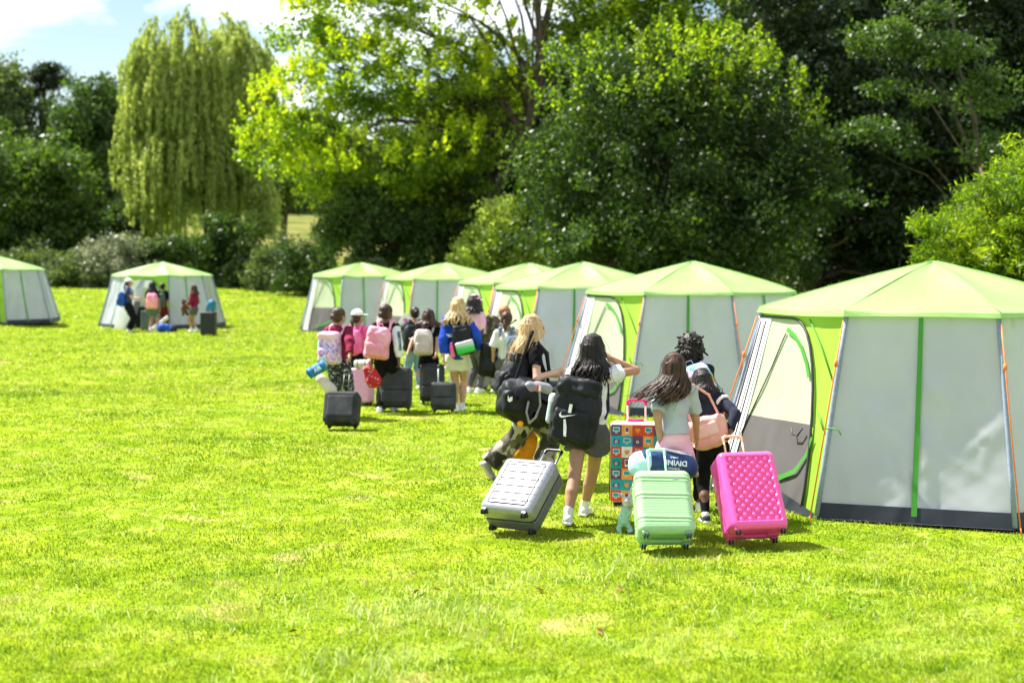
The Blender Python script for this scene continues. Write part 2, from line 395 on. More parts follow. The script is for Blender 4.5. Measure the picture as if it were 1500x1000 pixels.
LM_willow=leafmat('leaf_willow',(.16,.22,.04),(.30,.38,.09),(.50,.55,.20),trans=.5,nscale=.6,tcol=(1.3,1.3,.75))
LM_gold=leafmat('leaf_yellow_green',(.20,.30,.010),(.36,.45,.014),(.50,.55,.03),trans=.58,nscale=.8)  # brighter leaf colour for the ash tips, painting in sunlit patches
LM_oak=leafmat('leaf_oak',(.025,.055,.01),(.06,.115,.018),(.13,.20,.03),trans=.45)
LM_hazel=leafmat('leaf_hazel',(.16,.23,.04),(.30,.38,.08),(.46,.52,.15),trans=.55)
LM_pale=leafmat('leaf_pale',(.10,.13,.06),(.20,.23,.13),(.42,.42,.32),trans=.4,nscale=.9,tcol=(1.1,1.1,.9))
LM_hedge=leafmat('leaf_hedge',(.04,.07,.026),(.085,.125,.045),(.17,.22,.08),trans=.4,nscale=.7)
def ov(cx,cy,cz,rx,ry,rz): return ((cx,cy,cz),(rx,ry,rz))
def pxenv(Y,base,items):
    """envelopes given in photo extents at distance Y: (px,py,rpx,rpy,depth radius, depth offset)"""
    out=[]
    s=Y/FPX
    for (px,py,rx,ry,ry_m,dy) in items:
        p=AT(px,py,Y+dy); k=(Y+dy)/FPX
        out.append(((p.x-base.x,p.y-base.y,p.z-base.z),(rx*k,ry_m,ry*k)))
    return out

# weeping willow ------------------------------------------------------
def willow():
    r=np.random.default_rng(11); Y=78
    base=atg(305,Y); k=Y/FPX
    root=empty('weeping_willow',base); tag(root,'tall weeping willow with long pale hanging shoots behind the white tent','willow tree')
    top=AT(280,14,Y).z-base.z
    # branch dome: tips where strands start; outline from photo
    prof=[(0.0,.6),(.12,.85),(.3,.95),(.5,1.02),(.7,1.0),(.86,.92),(.95,.93),(1.0,.80)]  # height fraction -> radius fraction
    strands=[]; mb=MB()
    mb.tube([(0,0,-.1),(.15,0,2.2),(-.3,.1,top*.45),(-.6,0,top*.75),(-.5,.1,top*.93)],[.42,.36,.26,.16,.05],10)
    cxm=(288-305)*k
    RX=99*k
    P=[];A=[]
    lim=0
    nc_=190; cz=r.uniform(.28,1.0,nc_)**.8; cth=r.uniform(0,2*math.pi,nc_); cr_=np.sqrt(r.uniform(.05,1.0,nc_)); cl_=r.uniform(.6,1.35,nc_)
    for q in range(1330):
        ci=q%nc_; zf=float(np.clip(cz[ci]+r.normal()*.018,.2,1.0))
        rf=np.interp(zf,[p[0] for p in prof],[p[1] for p in prof])
        th=cth[ci]+r.normal()*.28; rr=RX*rf*(cr_[ci]+r.normal()*.06)*(1+.09*math.sin(5*th+7*zf)+.10*math.sin(9*zf+2*th))
        x=cxm+rr*math.cos(th); y=rr*.8*math.sin(th); z=zf*top*(1-.10*(rr/RX)**2)+.15*math.sin(th*3+1)+.15*r.normal()
        if q%14==0 and zf>.4:
            sx=Vector((-.3*zf,0,z*.62)); e=Vector((x,y,z)); m=sx.lerp(e,.55)+Vector((0,0,.5))
            mb.tube([sx,m,e],[.11,.06,.02],5,caps=False)
        ln=r.uniform(1.6,4.4)*cl_[ci]*(1.0 if zf>.45 else .7); ln=min(ln,z-.5)
        if ln<.4: continue
        sway=r.normal(size=2)*.18; outv=np.array([math.cos(th),math.sin(th)])*r.uniform(.1,.6)
        nl=int(ln*42); t=np.sort(r.uniform(0,1,nl))
        up=.35*np.sin(np.minimum(t*4,math.pi))*.6
        px=x+outv[0]*np.minimum(t*3,1)+sway[0]*t+r.normal(size=nl)*.06; py=y+outv[1]*np.minimum(t*3,1)+sway[1]*t+r.normal(size=nl)*.06
        P.append(np.stack([px,py,z+up-ln*t],1))
    P=np.concatenate(P)
    V,F=leaf_quads(P,.28,.26,r,droop=.62)
    mkmesh('crown',V,F,LM_willow,root,smooth=False)
    mb.build('trunk',BARK,root,smooth=True)
willow()

# big back-lit ash
Y=54; b=atg(690,Y)
items=[(470,45,55,45,2.2,0),(560,40,90,60,3,0),(670,60,80,50,3.0,1),(430,190,70,70,2.2,-1),(520,150,100,80,3,-1),(640,170,110,90,3.5,0),(740,150,60,70,3,1),(400,240,45,50,1.8,-1),(560,260,90,50,2.5,-2),(660,250,80,60,2.6,-2),(860,40,90,60,3,2),(485,262,55,34,2,-1),(600,-60,160,60,4,0),(780,-70,160,60,4,2)]
k=Y/FPX
def lp(px,py,dy=0):
    p=AT(px,py,Y+dy); return (p.x-b.x,p.y-b.y,p.z-b.z)
limbs=[([lp(745,235),lp(700,190),lp(640,150,-.5),(lp(560,110,-1)),lp(480,60,-1)],.14),
 ([lp(735,250),lp(690,215,-1),lp(620,180,-1.5),lp(560,175,-2),lp(500,215,-2),lp(440,240,-2)],.13),
 ([lp(790,60,0),lp(800,20,0),lp(815,-40,0)],.12),([lp(795,80),lp(770,10),lp(765,-50)],.10),
 ([lp(792,120),lp(740,60),lp(700,30),lp(640,10)],.12),([lp(765,200),lp(735,135),lp(700,75),lp(600,40)],.12)]
tree('ash_tree','large spreading ash tree with bright yellow green back-lit leaves and dark bare limbs','tree',b,pxenv(Y,b,items),430,130,.78,.19,LM_bright,
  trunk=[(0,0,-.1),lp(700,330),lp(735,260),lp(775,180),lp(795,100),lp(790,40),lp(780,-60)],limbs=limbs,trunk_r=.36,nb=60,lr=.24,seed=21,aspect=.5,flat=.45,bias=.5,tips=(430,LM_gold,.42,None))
# hornbeam mass
Y=41; b=atg(960,Y)
items=[(880,180,90,105,3.2,0),(985,150,70,75,3.0,0),(1060,130,60,60,2.6,0),(1110,190,75,80,2.6,0),(1180,215,45,35,1.6,-.5),(1165,265,70,50,2.0,-.5),(960,290,190,100,3.8,-.5),(1130,300,95,90,3,-.5),(820,260,60,90,2.5,0),(900,360,140,50,3.4,-1),(1060,370,150,50,3.4,-1),(1000,105,90,45,2.6,.5)]
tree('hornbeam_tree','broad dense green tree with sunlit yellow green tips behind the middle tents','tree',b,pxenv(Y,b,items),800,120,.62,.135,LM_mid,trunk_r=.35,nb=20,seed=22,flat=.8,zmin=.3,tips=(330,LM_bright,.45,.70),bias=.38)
# bright tree behind top
Y=56; b=atg(950,Y)
tree('lime_tree','bright green tree rising behind the broad dense tree at the top','tree',b,pxenv(Y,b,[(960,20,110,70,3,0),(880,80,70,60,3,0),(1000,80,70,50,3,0),(930,-60,110,60,3,0)]),220,110,.8,.19,LM_bright,trunk_r=.3,nb=30,seed=23,flat=.6)
# dark yews on the right
Y=47
for j,(px,items,lb) in enumerate([(1190,[(1180,60,110,120,3.5,0),(1210,200,120,110,3.5,0),(1230,330,150,80,3.5,0),(1150,-80,100,90,3,0)],'dark yew tree rising behind the broad dense tree and the second tent from the right'),
    (1370,[(1370,60,130,120,3.5,0),(1350,220,130,120,3.5,0),(1370,350,150,70,3.5,0),(1370,-90,130,80,3,0)],'dark yew tree behind the nearest tent, left of the bright feathery tree'),
    (1560,[(1560,60,130,130,3.5,0),(1550,230,130,130,3.5,0),(1560,370,150,60,3.5,0)],'dark yew tree at the right edge behind the bright feathery tree')]):
    b=atg(px,Y); tree('yew_tree',lb,'tree',b,pxenv(Y,b,items),520,105,.85,.17,LM_vdark,trunk_r=.4,nb=24,seed=30+j,flat=.5,zmin=.2,group='dark yews behind the tents')
# slender tree with pale branch on the right
Y=38; b=atg(1425,Y)
def lp2(px,py,dy=0):
    p=AT(px,py,Y+dy); return (p.x-b.x,p.y-b.y,p.z-b.z)
PB=cloth('pale_bark',(.06,.05,.035),(.13,.11,.08),scale=10,bump=.4,stretch=(1,1,.3))
tree('slender_ash_tree','slender tree with thin pale arching branches against the dark yews','tree',b,pxenv(Y,b,[(1370,15,50,22,1.2,0),(1290,60,50,30,1.2,0),(1400,70,45,35,1.2,0),(1320,60,35,25,1,0),(1440,130,40,40,1,0),(1330,210,40,25,1,0),(1300,130,30,18,1,0),(1450,210,40,30,1,0),(1260,290,35,15,1,0),(1420,300,40,30,1,0),(1270,190,30,20,1,0),(1350,150,30,25,1,0)]),120,80,.55,.13,LM_dark,
   trunk=[(0,0,-.1),lp2(1435,250),lp2(1428,170),lp2(1405,100),lp2(1395,20),lp2(1385,-60)],trunk_r=.07,nb=7,seed=36,flat=.4,barkm=PB)
# feathery bright tree at the right edge
Y=24; b=atg(1470,Y)
tree('feathery_ash_tree','bright yellow green feathery young tree beside the nearest tent at the right edge','tree',b,pxenv(Y,b,[(1480,310,75,55,1.6,0),(1440,375,75,50,1.4,0),(1360,330,32,16,.6,-.3),(1395,375,45,28,.8,-.2),(1500,245,35,40,1.0,0),(1530,330,80,110,1.6,0),(1410,345,40,30,.8,0),(1480,430,90,40,1.4,0)]),400,105,.26,.12,LM_bright,aspect=.22,trunk_r=.12,nb=60,seed=37,flat=.5)
# dark laurel under the ash
Y=53; b=atg(555,Y)
tree('laurel_bush','dark rounded laurel thicket under the big ash, behind the farthest tent of the row','bush',b,pxenv(Y,b,[(560,300,70,55,2.2,0),(530,345,60,60,2.2,0),(610,345,60,60,2.2,0),(490,330,30,50,1.4,.5),(660,310,60,70,2.2,1)]),330,105,.5,.14,LM_dark,trunk_r=.15,nb=12,seed=41,flat=.8,zmin=.2)
Y=49; b=atg(725,Y)
tree('hazel_bush','light green sunlit hazel bush between the dark laurel and the broad dense tree','bush',b,pxenv(Y,b,[(730,345,42,45,1.4,0),(765,370,40,35,1.3,0),(700,375,40,30,1.3,0),(745,315,25,22,.9,0),(800,375,40,30,1.2,0)]),230,100,.42,.13,LM_hazel,trunk_r=.08,nb=12,seed=42,flat=.7,zmin=.2)
# left trees
Y=76; b=atg(55,Y)
tree('oak_tree','wide dark green oak at the left edge behind the leftmost tent','tree',b,pxenv(Y,b,[(60,290,75,75,3,0),(20,250,60,60,3,0),(110,330,45,45,2.5,0),(10,340,80,50,3,0),(80,250,50,45,2.5,0),(-60,280,90,100,3,0),(30,375,110,40,3,-.5),(120,385,50,25,2,-1)]),520,110,.9,.24,LM_oak,trunk_r=.4,nb=20,seed=51,flat=.7,zmin=.2)
Y=98
for j,(px,items,lb,mt) in enumerate([(0,[(0,150,45,50,3,0),(-20,110,40,30,3,0),(20,190,40,40,3,0)],'hazy green tree crown at the far left beyond the wide dark oak',LM_hedge),
   (130,[(130,170,50,45,3.5,0),(150,135,32,28,2.5,0),(105,205,50,35,3,0),(140,220,60,40,3,0)],'dark oak crown beyond the field, just left of the willow',LM_dark),
   (175,[(175,250,40,50,3,0),(160,300,60,50,3,0),(200,300,60,60,3,0)],'grey green tree low beside the willow on its left',LM_hedge),
   (420,[(425,262,50,32,3,0),(375,250,40,40,3,0)],'dark tree beyond the far meadow, right of the willow',LM_hedge),
   (-90,[(-90,170,80,90,3,0)],'large tree beyond the field outside the left edge',LM_hedge)][:4]):
    b=atg(px,Y); tree('far_tree',lb,'tree',b,pxenv(Y,b,items),200,85,1.0,.3,mt,trunk_r=.35,nb=14,seed=60+j,flat=.7,group='trees beyond the field')
Y=100; b=atg(62,Y)
def lp3(px,py,dy=0):
    p=AT(px,py,Y+dy); return (p.x-b.x,p.y-b.y,p.z-b.z)
tree('scots_pine','dark scots pine with a flat open crown and bare leaning trunk at the upper left','pine tree',b,pxenv(Y,b,[(70,104,26,8,1.2,0),(55,115,16,7,1,0),(85,118,16,6,1,0),(48,135,14,6,1,0),(75,128,12,5,1,0)]),60,90,.55,.26,LM_vdark,trunk=[(0,0,-.1),lp3(60,200),lp3(66,150),lp3(60,125),lp3(70,105)],trunk_r=.28,nb=24,seed=66,flat=.4,aspect=.35)
# hedge bushes under the willow line
hb=[(160,368,48,34,56,LM_pale,'pale silvery flowering bush behind the gap between the two left tents',.16),
 (250,370,60,36,58,LM_dark,'dark bush directly behind the white roofed tent on the left',.18),
 (335,350,55,55,59,LM_dark,'dark rounded elder bush under the willow on its right side',.18),
 (60,385,60,28,58,LM_hedge,'dark low bush beside the leftmost tent',.17),
 (120,395,60,18,56,LM_hedge,'low dark bramble between the leftmost tent and the silvery bush',.15),
 (450,376,42,30,54,LM_mid,'mid green scrub left of the farthest tent of the row',.14),
 (404,378,36,32,57,LM_hedge,'olive green scrub at the foot of the far meadow',.15),
 (383,300,22,45,64,LM_willow,'light green sapling just right of the willow',.16),
 (180,330,45,30,66,LM_mid,'mid green shrub left of the willow trunk above the silvery bush',.17)]
for j,(px,py,rx,ry,Yb,mt,lb,ls) in enumerate(hb):
    Yb+=13
    b=atg(px,Yb); r_=np.random.default_rng(j)
    gy=500-(float(AT(0,0,Yb).z)*0); b0=b.z
    def zpx(z): return HOR+(CAMH-(b0+z))*FPX/Yb
    it=[(px,zpx(.5),rx*.95,24,1.4,-.3),(px-rx*.45,zpx(.4),rx*.6,20,1.2,-.4),(px+rx*.45,zpx(.4),rx*.6,20,1.2,-.4),(px,py,rx*.75,ry*.9,1.4,0),(px-rx*.5,py+ry*.3,rx*.5,ry*.7,1.2,0),(px+rx*.5,py+ry*.25,rx*.5,ry*.7,1.2,0),(px,py+ry*.6,rx*.9,ry*.5,1.3,0)]
    tree('bush',lb,'bush',b,pxenv(Yb,b,it),190,80,.55,ls,mt,trunk_r=.05,nb=6,seed=70+j,flat=.75,zmin=.15,group='bushes along the edge of the field')
# woodland mass closing the view behind the right-hand trees
def woodland():
    r=np.random.default_rng(91); n=150000
    x=r.uniform(-3,52,n); hgt=15.5+1.5*np.sin(x*.5)+1.2*np.sin(x*1.3+2); hgt=np.where(x<9,9+ (x+3)*.25,hgt)
    z=r.uniform(0,1,n)*hgt; y=60+4*np.sin(x*.35)+r.uniform(-2.5,3,n)+z*.08
    lump=1.6*np.sin(x*1.1)*np.sin(z*1.0+x*.3)
    P=np.stack([x,y+lump,z+gh(x,y)],1)
    V,F=leaf_quads(P,.42,.65,r)
    o=mkmesh('woodland',V,F,LM_vdark,smooth=False); tag(o,'dark unbroken woodland behind the trees on the right','woodland',kind='stuff')
    n=60000; x=r.uniform(-85,10,n); hgt=9+2*np.sin(x*.21)+1.4*np.sin(x*.5+1); z=r.uniform(0,1,n)*hgt; y=175+r.uniform(-4,4,n)+5*np.sin(x*.1)+1.5*np.sin(z)
    P=np.stack([x,y,z+gh(x,y)],1); V,F=leaf_quads(P,1.0,.7,r)
    o=mkmesh('woodland',V,F,LM_hedge,smooth=False); tag(o,'distant wooded ridge beyond the far meadow on the left','woodland',kind='stuff')
woodland()
def undergrowth():
    r=np.random.default_rng(93); n=70000
    x=np.concatenate([r.uniform(-38,-4,40000),r.uniform(-6,22,30000)]); 
    yb=np.where(np.arange(n)<40000,70.5+1.2*np.sin(x*.7),50+1.5*np.sin(x*.6)-np.maximum(0,x-2)*.55)
    hg=1.35+.6*np.sin(x*.9)+.6*np.sin(x*2.3+1)+.3*np.sin(x*5.1); hg=np.where((x>-12.8)&(x<-9.2)&(yb>60),.25,np.maximum(hg,.3)); z=r.uniform(0,1,n)**.8*hg; y=yb+r.uniform(-.8,1.2,n)+.5*np.sin(x*2.3)+z*.5
    P=np.stack([x,y,z+gh(x,y)],1); V,F=leaf_quads(P,.17,.6,r)
    o=mkmesh('undergrowth',V,F,LM_hedge,smooth=False); tag(o,'low dark brambles and nettles along the foot of the trees','undergrowth',kind='stuff')
undergrowth()
def fallen():
    m=cloth('dry_leaf',(.20,.09,.03),(.30,.15,.06),scale=20,bump=0)
    pr=None
    for i,(px,py) in enumerate([(640,868),(690,775),(1098,770),(610,872),(908,866),(790,868),(250,852),(430,930),(1215,905),(880,930)]):
        if pr is None:
            mb=MB(); mb.add([(-.03,0,.002),(-.012,.014,.012),(.012,.013,.010),(.035,0,.004),(.012,-.013,.012),(-.012,-.014,.008),(.0,0,.0)],[(0,1,6),(1,2,6),(2,3,6),(3,4,6),(4,5,6),(5,0,6)]); pr=mb.build('fallen_leaf',m); o=pr
        else: o=pr.copy(); COL.objects.link(o)
        g=G(px,py); o.location=(g.x,g.y,g.z+.022); o.rotation_euler=(.2*i%1,.3,i*1.3); tag(o,'small dry brown leaf lying on the mown grass','leaf','dry leaves on the lawn')
fallen()
print('SETTING',time.time()-T0)
# ------------------------------------------------------------------ tents
def fab(name,c,trans,c2=None,wr=.35,rough=.55,spec=.4): return cloth(name,c,c2,scale=1.6,rough=rough,bump=.08,bscale=120,trans=trans,spec=spec,wr=wr,wtype='RIDGED_MULTIFRACTAL',wmap=(1.0,1.0,.45))
T_ROOF=fab('tent_roof_cloth',(.33,.58,.15),.30,(.37,.62,.18),wr=.15,rough=.42,spec=.9)
T_GREY=fab('tent_grey_cloth',(.53,.55,.60),.26,(.59,.61,.66),wr=.75,rough=.36,spec=.8)
T_LIME=fab('tent_lime_cloth',(.38,.66,.05),.42,(.44,.72,.07),wr=.08)
T_CREAM=fab('tent_cream_cloth',(.64,.68,.50),.42,(.70,.74,.56),wr=.3)
T_WHITE=fab('tent_white_cloth',(.88,.88,.88),.2,wr=.08)
T_BROWN=fab('tent_brown_cloth',(.10,.092,.09),.08,(.125,.115,.11),wr=.35)
T_NAVY=fab('tent_skirt_cloth',(.016,.021,.032),.0,(.026,.033,.045),wr=.6)
T_GREEN=fab('tent_green_webbing',(.06,.30,.03),.2,wr=.3)
T_ZIP=cloth('tent_zip',(.03,.035,.035),rough=.5,bump=0)
T_ZIPD=cloth('tent_dark_strap',(.05,.015,.05),rough=.6,bump=0)
T_POLE=cloth('tent_pole_sleeve',(.22,.27,.36),rough=.6,bump=.1)
T_CORD=cloth('guy_cord_orange',(.75,.20,.05),rough=.7,bump=.0)
T_IN=cloth('tent_floor',(.06,.06,.07),rough=.8)
RB,RE,ZE,ZP=2.07,1.60,1.71,2.17
def octp(r,z,a): return np.array([r*math.cos(a),r*math.sin(a),z])
def tent(label,c,phiA,door_open=False,near=False,seed=0,cords=True,h=1.0,sagk=1.0):
    r=np.random.default_rng(seed)
    root=empty('tent',(c.x,c.y,c.z)); tag(root,label,'tent','octagonal tents pitched on the field'); root.scale=(1,1,h)
    ang=[phiA+R(45*k) for k in range(8)]
    # face k: between ang[k-1] and ang[k]; k=0 is the door face (left of corner A)
    jb=r.uniform(-.03,.03,(8,2)); je=r.uniform(-.03,.03,(8,3))*(1 if not near else .5)
    def cb(k): a=ang[k%8]; p=octp(RB,0,a); p[:2]+=jb[k%8]; return p
    def ce(k): a=ang[k%8]; p=octp(RE,ZE,a); p+=je[k%8]*[1,1,.6]; return p
    pk=np.array([r.uniform(-.04,.04),r.uniform(-.04,.04),ZP+r.uniform(-.03,.01)]); sag=r.uniform(.8,1.7)
    fr=[]
    for k in range(8):
        a0,a1=ang[k]-R(45),ang[k]
        B0,B1,E0,E1=cb(k-1),cb(k),ce(k-1),ce(k)
        n=np.cross(B1-B0,E0-B0); n/=np.linalg.norm(n)
        if n[:2].dot(B0[:2])<0: n=-n
        fr.append((B0,B1,E0,E1,n))
    def fp(k,u,v,off=0.0):
        B0,B1,E0,E1,n=fr[k]
        return (B0*(1-u)+B1*u)*(1-v)+(E0*(1-u)+E1*u)*v+n*off
    def grid(k,u0,u1,v0,v1,nu,nv,off,amp=0.0,mb=None,m=0):
        us=np.linspace(u0,u1,nu); vs=np.linspace(v0,v1,nv); V=[];F=[]
        s1,s2,s3=r.uniform(0,6,3); CR=[(r.uniform(2,9)*r.choice([-1,1]),r.uniform(3,14),r.uniform(0,6),r.choice([-1,1])*r.uniform(.6,1.2)) for _ in range(22 if near else 12)]
        for v in vs:
            for u in us:
                e=math.sin(math.pi*min(1,max(0,u)))*math.sin(math.pi*min(1,max(0,v*.9+.05)))
                w=-.035*e*sag+amp*e*(math.sin(u*7+v*5+s1)*.5+math.sin(u*5-v*8+s2)*.4)
                if amp:
                    for (fa,fb,ph,ww) in CR:
                        q=fa*u+fb*v+ph+.5*math.sin(3*u+2.3*v+ph*3); w+=amp*.5*ww*(e**.6)*min(1,abs(u-.5)/.07)*((1-abs(math.sin(q)))**2.4)*(.5+.5*math.sin(2.1*u+3.3*v+ph*5))*(1.35-v)
                V.append(fp(k,u,v,off+w))
        for j in range(nv-1):
            for i in range(nu-1):
                a=j*nu+i; F.append((a,a+1,a+nu+1,a+nu))
        if mb is not None: mb.add(V,F,m); return
        return V,F
    SK=.066
    nu,nv=(46,60) if near else (20,26)
    for k in range(1,8):
        mb=MB(); grid(k,0,1,SK-.005,1.0,nu,nv,0,.017 if near else .012,mb); mb.build('wall_panel',T_GREY,root,smooth=True)
        mb=MB(); grid(k,-.004,1.004,0.005,SK+.012,nu,5,.016,.006,mb); 
        # mud flap splayed on the ground
        p=[fp(k,-.004,0.005,.006),fp(k,1.004,0.005,.006)]; n=fr[k][4]; q=[x+np.array([n[0],n[1],0])*.05 for x in p]
        for x in q: x[2]=.012
        mb.add([p[0],p[1],q[1],q[0]],[(0,1,2,3)]); mb.build('skirt',T_NAVY,root,smooth=True)
        # green zip strip
        mb=MB(); grid(k,.485,.515,SK*.55,.985,3,nv,.022,0,mb); 
        mb.build('zip_strip',T_GREEN,root,smooth=True)
    # corner poles sleeves
    for k in range(8):
        mb=MB(); a=ang[k]; p0=cb(k)*1.006; p0[2]=.02; p1=ce(k)*[1.008,1.008,1]; pts=[Vector(p0*(1-t)+p1*t) for t in np.linspace(0,1,5)]
        mb.tube(pts,.022,8); mb.build('pole_sleeve',T_POLE,root,smooth=True)
        if cords:
            mb=MB(); top=Vector(ce(k)*[1.04,1.04,.97]); bot=Vector(cb(k)*1.06); bot.z=.01; mb.tube([top,top.lerp(bot,.3)+Vector((0,0,-.004)),bot],.006 if near else .009,6)
            mb.box(top.lerp(bot,.22),(.012,.012,.028)); mb.tube([bot+Vector((0,0,.03)),bot+Vector((.01,0,-.05))],.006,6)
            mb.build('guy_rope',T_CORD,root,smooth=True)
            if near and k%2==0:
                mb=MB(); c0=top.lerp(bot,.55); t=Vector((-math.sin(a),math.cos(a),0)); mb.tube([c0,c0+t*.06+Vector((0,0,.01)),c0+t*.13,c0+t*.15+Vector((0,0,-.04))],.006,5); mb.build('cord_tie',T_GREEN,root,smooth=True)
    # roof: eight facets as one cloth with ribs and drooping hem
    V=[];F=[];nr,na=14,8
    vid={}
    for k in range(8):
        a0,a1=ang[k]-R(45),ang[k]
        for j in range(nr+1):
            t=j/nr
            for i in range(na+1):
                u=i/na
                e0=ce(k-1)*[1.03,1.03,1]+[0,0,.03]; e1=ce(k)*[1.03,1.03,1]+[0,0,.03]; p=pk*(1-t)+(e0*(1-u)+e1*u)*t
                z=p[2]-.04*math.sin(math.pi*t)*math.sin(math.pi*u)*sag+.02*math.sin(math.pi*t)-.012*sag*math.sin(math.pi*u)*t**4
                z+=.006*math.sin(u*9+k*2)*math.sin(t*7+k)
                V.append((p[0],p[1],z))
        o=k*(nr+1)*(na+1)
        for j in range(nr):
            for i in range(na):
                a=o+j*(na+1)+i; F.append((a,a+1,a+na+2,a+na+1))
        # valance
        for i in range(na+1):
            u=i/na; p=ce(k-1)*(1-u)*1.03+ce(k)*u*1.03
            sc_=.045+.035*math.sin(math.pi*u)*(1 if k else 0)
            V.append((p[0]*1.012,p[1]*1.012,p[2]/1.03-.045+sc_*.6-.012*sag*math.sin(math.pi*u)))
        o2=len(V)-(na+1); o1=o+nr*(na+1)
        # valance appended after the facet block: fix offset
        for i in range(na): F.append((o1+i,o1+i+1,o2+i+1,o2+i))
        vid[k]=1
        if k<7:
            pass
        # keep blocks aligned
        pad=(k+1)*(nr+1)*(na+1)-0
        VAL=V[o2:]; del V[o2:]
        vid.setdefault('val',[]).append((k,VAL))
        F=[f for f in F if max(f)<o2 or True]
        F=F[:-na]
    for k,VAL in vid['val']:
        o1=k*(nr+1)*(na+1)+nr*(na+1); o2=len(V); V+=VAL
        for i in range(na): F.append((o1+i,o1+i+1,o2+i+1,o2+i))
    # weld duplicates
    V=np.array(V); key=np.round(V,3); _,ix,inv=np.unique(key,axis=0,return_index=True,return_inverse=True); inv=inv.ravel()
    F2=[]
    for f in F:
        g=[]; 
        for q in f:
            if not g or inv[q]!=g[-1]: g.append(int(inv[q]))
        if g[0]==g[-1]: g=g[:-1]
        if len(set(g))>=3: F2.append(tuple(g))
    ro=mkmesh('roof',V[ix],F2,T_ROOF,root,smooth=False)
    mb=MB()
    for k in range(8):
        pts=[Vector(pk*(1-t)+(ce(k)*[1.03,1.03,1]+[0,0,.03])*t+[0,0,.02*math.sin(math.pi*t)+.003]) for t in np.linspace(0.02,1,8)]
        mb.tube(pts,.005,5)
    mb.build('roof_seam',T_ROOF,root,smooth=True)
    # door face -------------------------------------------------------
    k=0
    def arch(u):
        if u<.36: return .965
        t=(u-.36)/.51; return .0 if t>=1 else .965*(1-t**2.7)**.55
    def arch_old(u):  # height of the door arch at u
        c,w=.42,.40; t=abs(u-c)/w
        return .0 if t>=1 else .955*(1-t**3.2)**.55
    def region(name,fn0,fn1,u0,u1,off,mat,n=24,hole=None,amp=.0):
        V=[];F=[];us=np.linspace(u0,u1,n);m=10
        for u in us:
            a,b_=fn0(u),fn1(u)
            for q in np.linspace(0,1,m): 
                v=a+(max(b_,a)-a)*q
                V.append(fp(k,u,v,off-.03*math.sin(math.pi*u)*math.sin(math.pi*v)+amp*math.sin(u*13+v*7)*math.sin(v*9)))
        for i in range(n-1):
            for j in range(m-1):
                a=i*m+j; F.append((a,a+1,a+m+1,a+m))
        return mkmesh(name,V,F,mat,root,smooth=True)
    if not door_open:
        region('door_surround',lambda u:0.0,lambda u:1.0,0,1,0,T_LIME,amp=.004)
        VB=.44
        region('door_panel',lambda u:VB-.001,lambda u:max(VB,arch(u)),.012,.869,.012,T_CREAM,amp=.004)
        region('door_lower_panel',lambda u:.004,lambda u:min(VB,arch(u)),.012,.8695,.013,T_BROWN,amp=.006)
        region('door_flap_edge',lambda u:.03,lambda u:.97,.012,.15,.022,T_WHITE,n=6)
        region('door_hem',lambda u:.0,lambda u:.10*max(0,1-abs(u-.6)/.5),.2,.99,.028,T_NAVY)
        mb=MB()
        for u0 in ((.05,.11) if seed==1 else (.10,)): mb.tube([Vector(fp(k,u0,v,.042-.03*math.sin(math.pi*u0)*math.sin(math.pi*v))) for v in np.linspace(.12,.94,8)],.0065,6)
        mb.build('door_pole',T_ZIPD if near else T_ZIP,root,smooth=True)
        mb=MB()
        ar=[Vector(fp(k,u,arch(u),.022-.03*math.sin(math.pi*u)*math.sin(math.pi*arch(u)))) for u in [.01,.1,.2,.3,.36,.42,.48,.54,.6,.66,.72,.77,.81,.835,.85,.86,.866,.8695]]
        mb.tube(ar,.012,6); 
        mb.build('door_zip',T_ZIP,root,smooth=True)
        # inner zip arc
        ia=[(.13,.30),(.20,.5),(.28,.70),(.345,.86),(.36,.885)]; ib=[(.36,.885),(.46,.84),(.58,.76),(.68,.66),(.735,.56),(.75,.45)]
        mb=MB(); mb.tube([Vector(fp(k,u,v,.020-.03*math.sin(math.pi*u)*math.sin(math.pi*v))) for u,v in ia],.006,5)
        mb.build('inner_zip',T_ZIP,root,smooth=True)
        # green strap arcs
        def band(pts,w0,w1,mat,nm):
            mb=MB(); n=len(pts); vs=[];fs=[]
            for i,(u,v) in enumerate(pts):
                t=i/(n-1); wv=w0+(w1-w0)*t; pu,pv=pts[min(i+1,n-1)][0]-pts[max(i-1,0)][0],pts[min(i+1,n-1)][1]-pts[max(i-1,0)][1]
                l=math.hypot(pu,pv)+1e-9; nu_,nv_=-pv/l,pu/l
                for sg in(-1,1): vs.append(fp(k,u+nu_*wv*sg,v+nv_*wv*sg,.030-.03*math.sin(math.pi*u)*math.sin(math.pi*v)))
            for i in range(n-1): fs.append((2*i,2*i+1,2*i+3,2*i+2))
            mb.add(vs,fs); mb.build(nm,mat,root,smooth=True)
        band([(.37,.905),(.47,.875),(.57,.82),(.66,.74),(.71,.67)],.012,.012,T_GREEN,'door_binding')
        band([(.855,.38),(.83,.29),(.75,.20),(.62,.15),(.50,.115),(.38,.10)],.008,.018,T_GREEN,'door_binding')
        mb=MB(); q=[(.66,.41),(.68,.375),(.735,.375),(.765,.415)]; mb.tube([Vector(fp(k,u,v,.035)) for u,v in q],.008,5); mb.build('door_toggle',T_ZIP,root,smooth=True)
        # seam lines on the lime surround
        mb=MB()
        mb.tube([Vector(fp(k,u,v,.012)) for u,v in ((.60,.965),(.80,.82),(.97,.66))],.006,5); mb.tube([Vector(fp(k,u,v,.012)) for u,v in ((.872,.50),(.95,.42))],.006,5)
        mb.build('seam',T_GREEN,root,smooth=True)
    else:
        c0,w0=.5,.40
        def ar2(u):
            t=abs(u-c0)/w0; return 0.0 if t>=1 else .93*(1-t**2.6)**.5
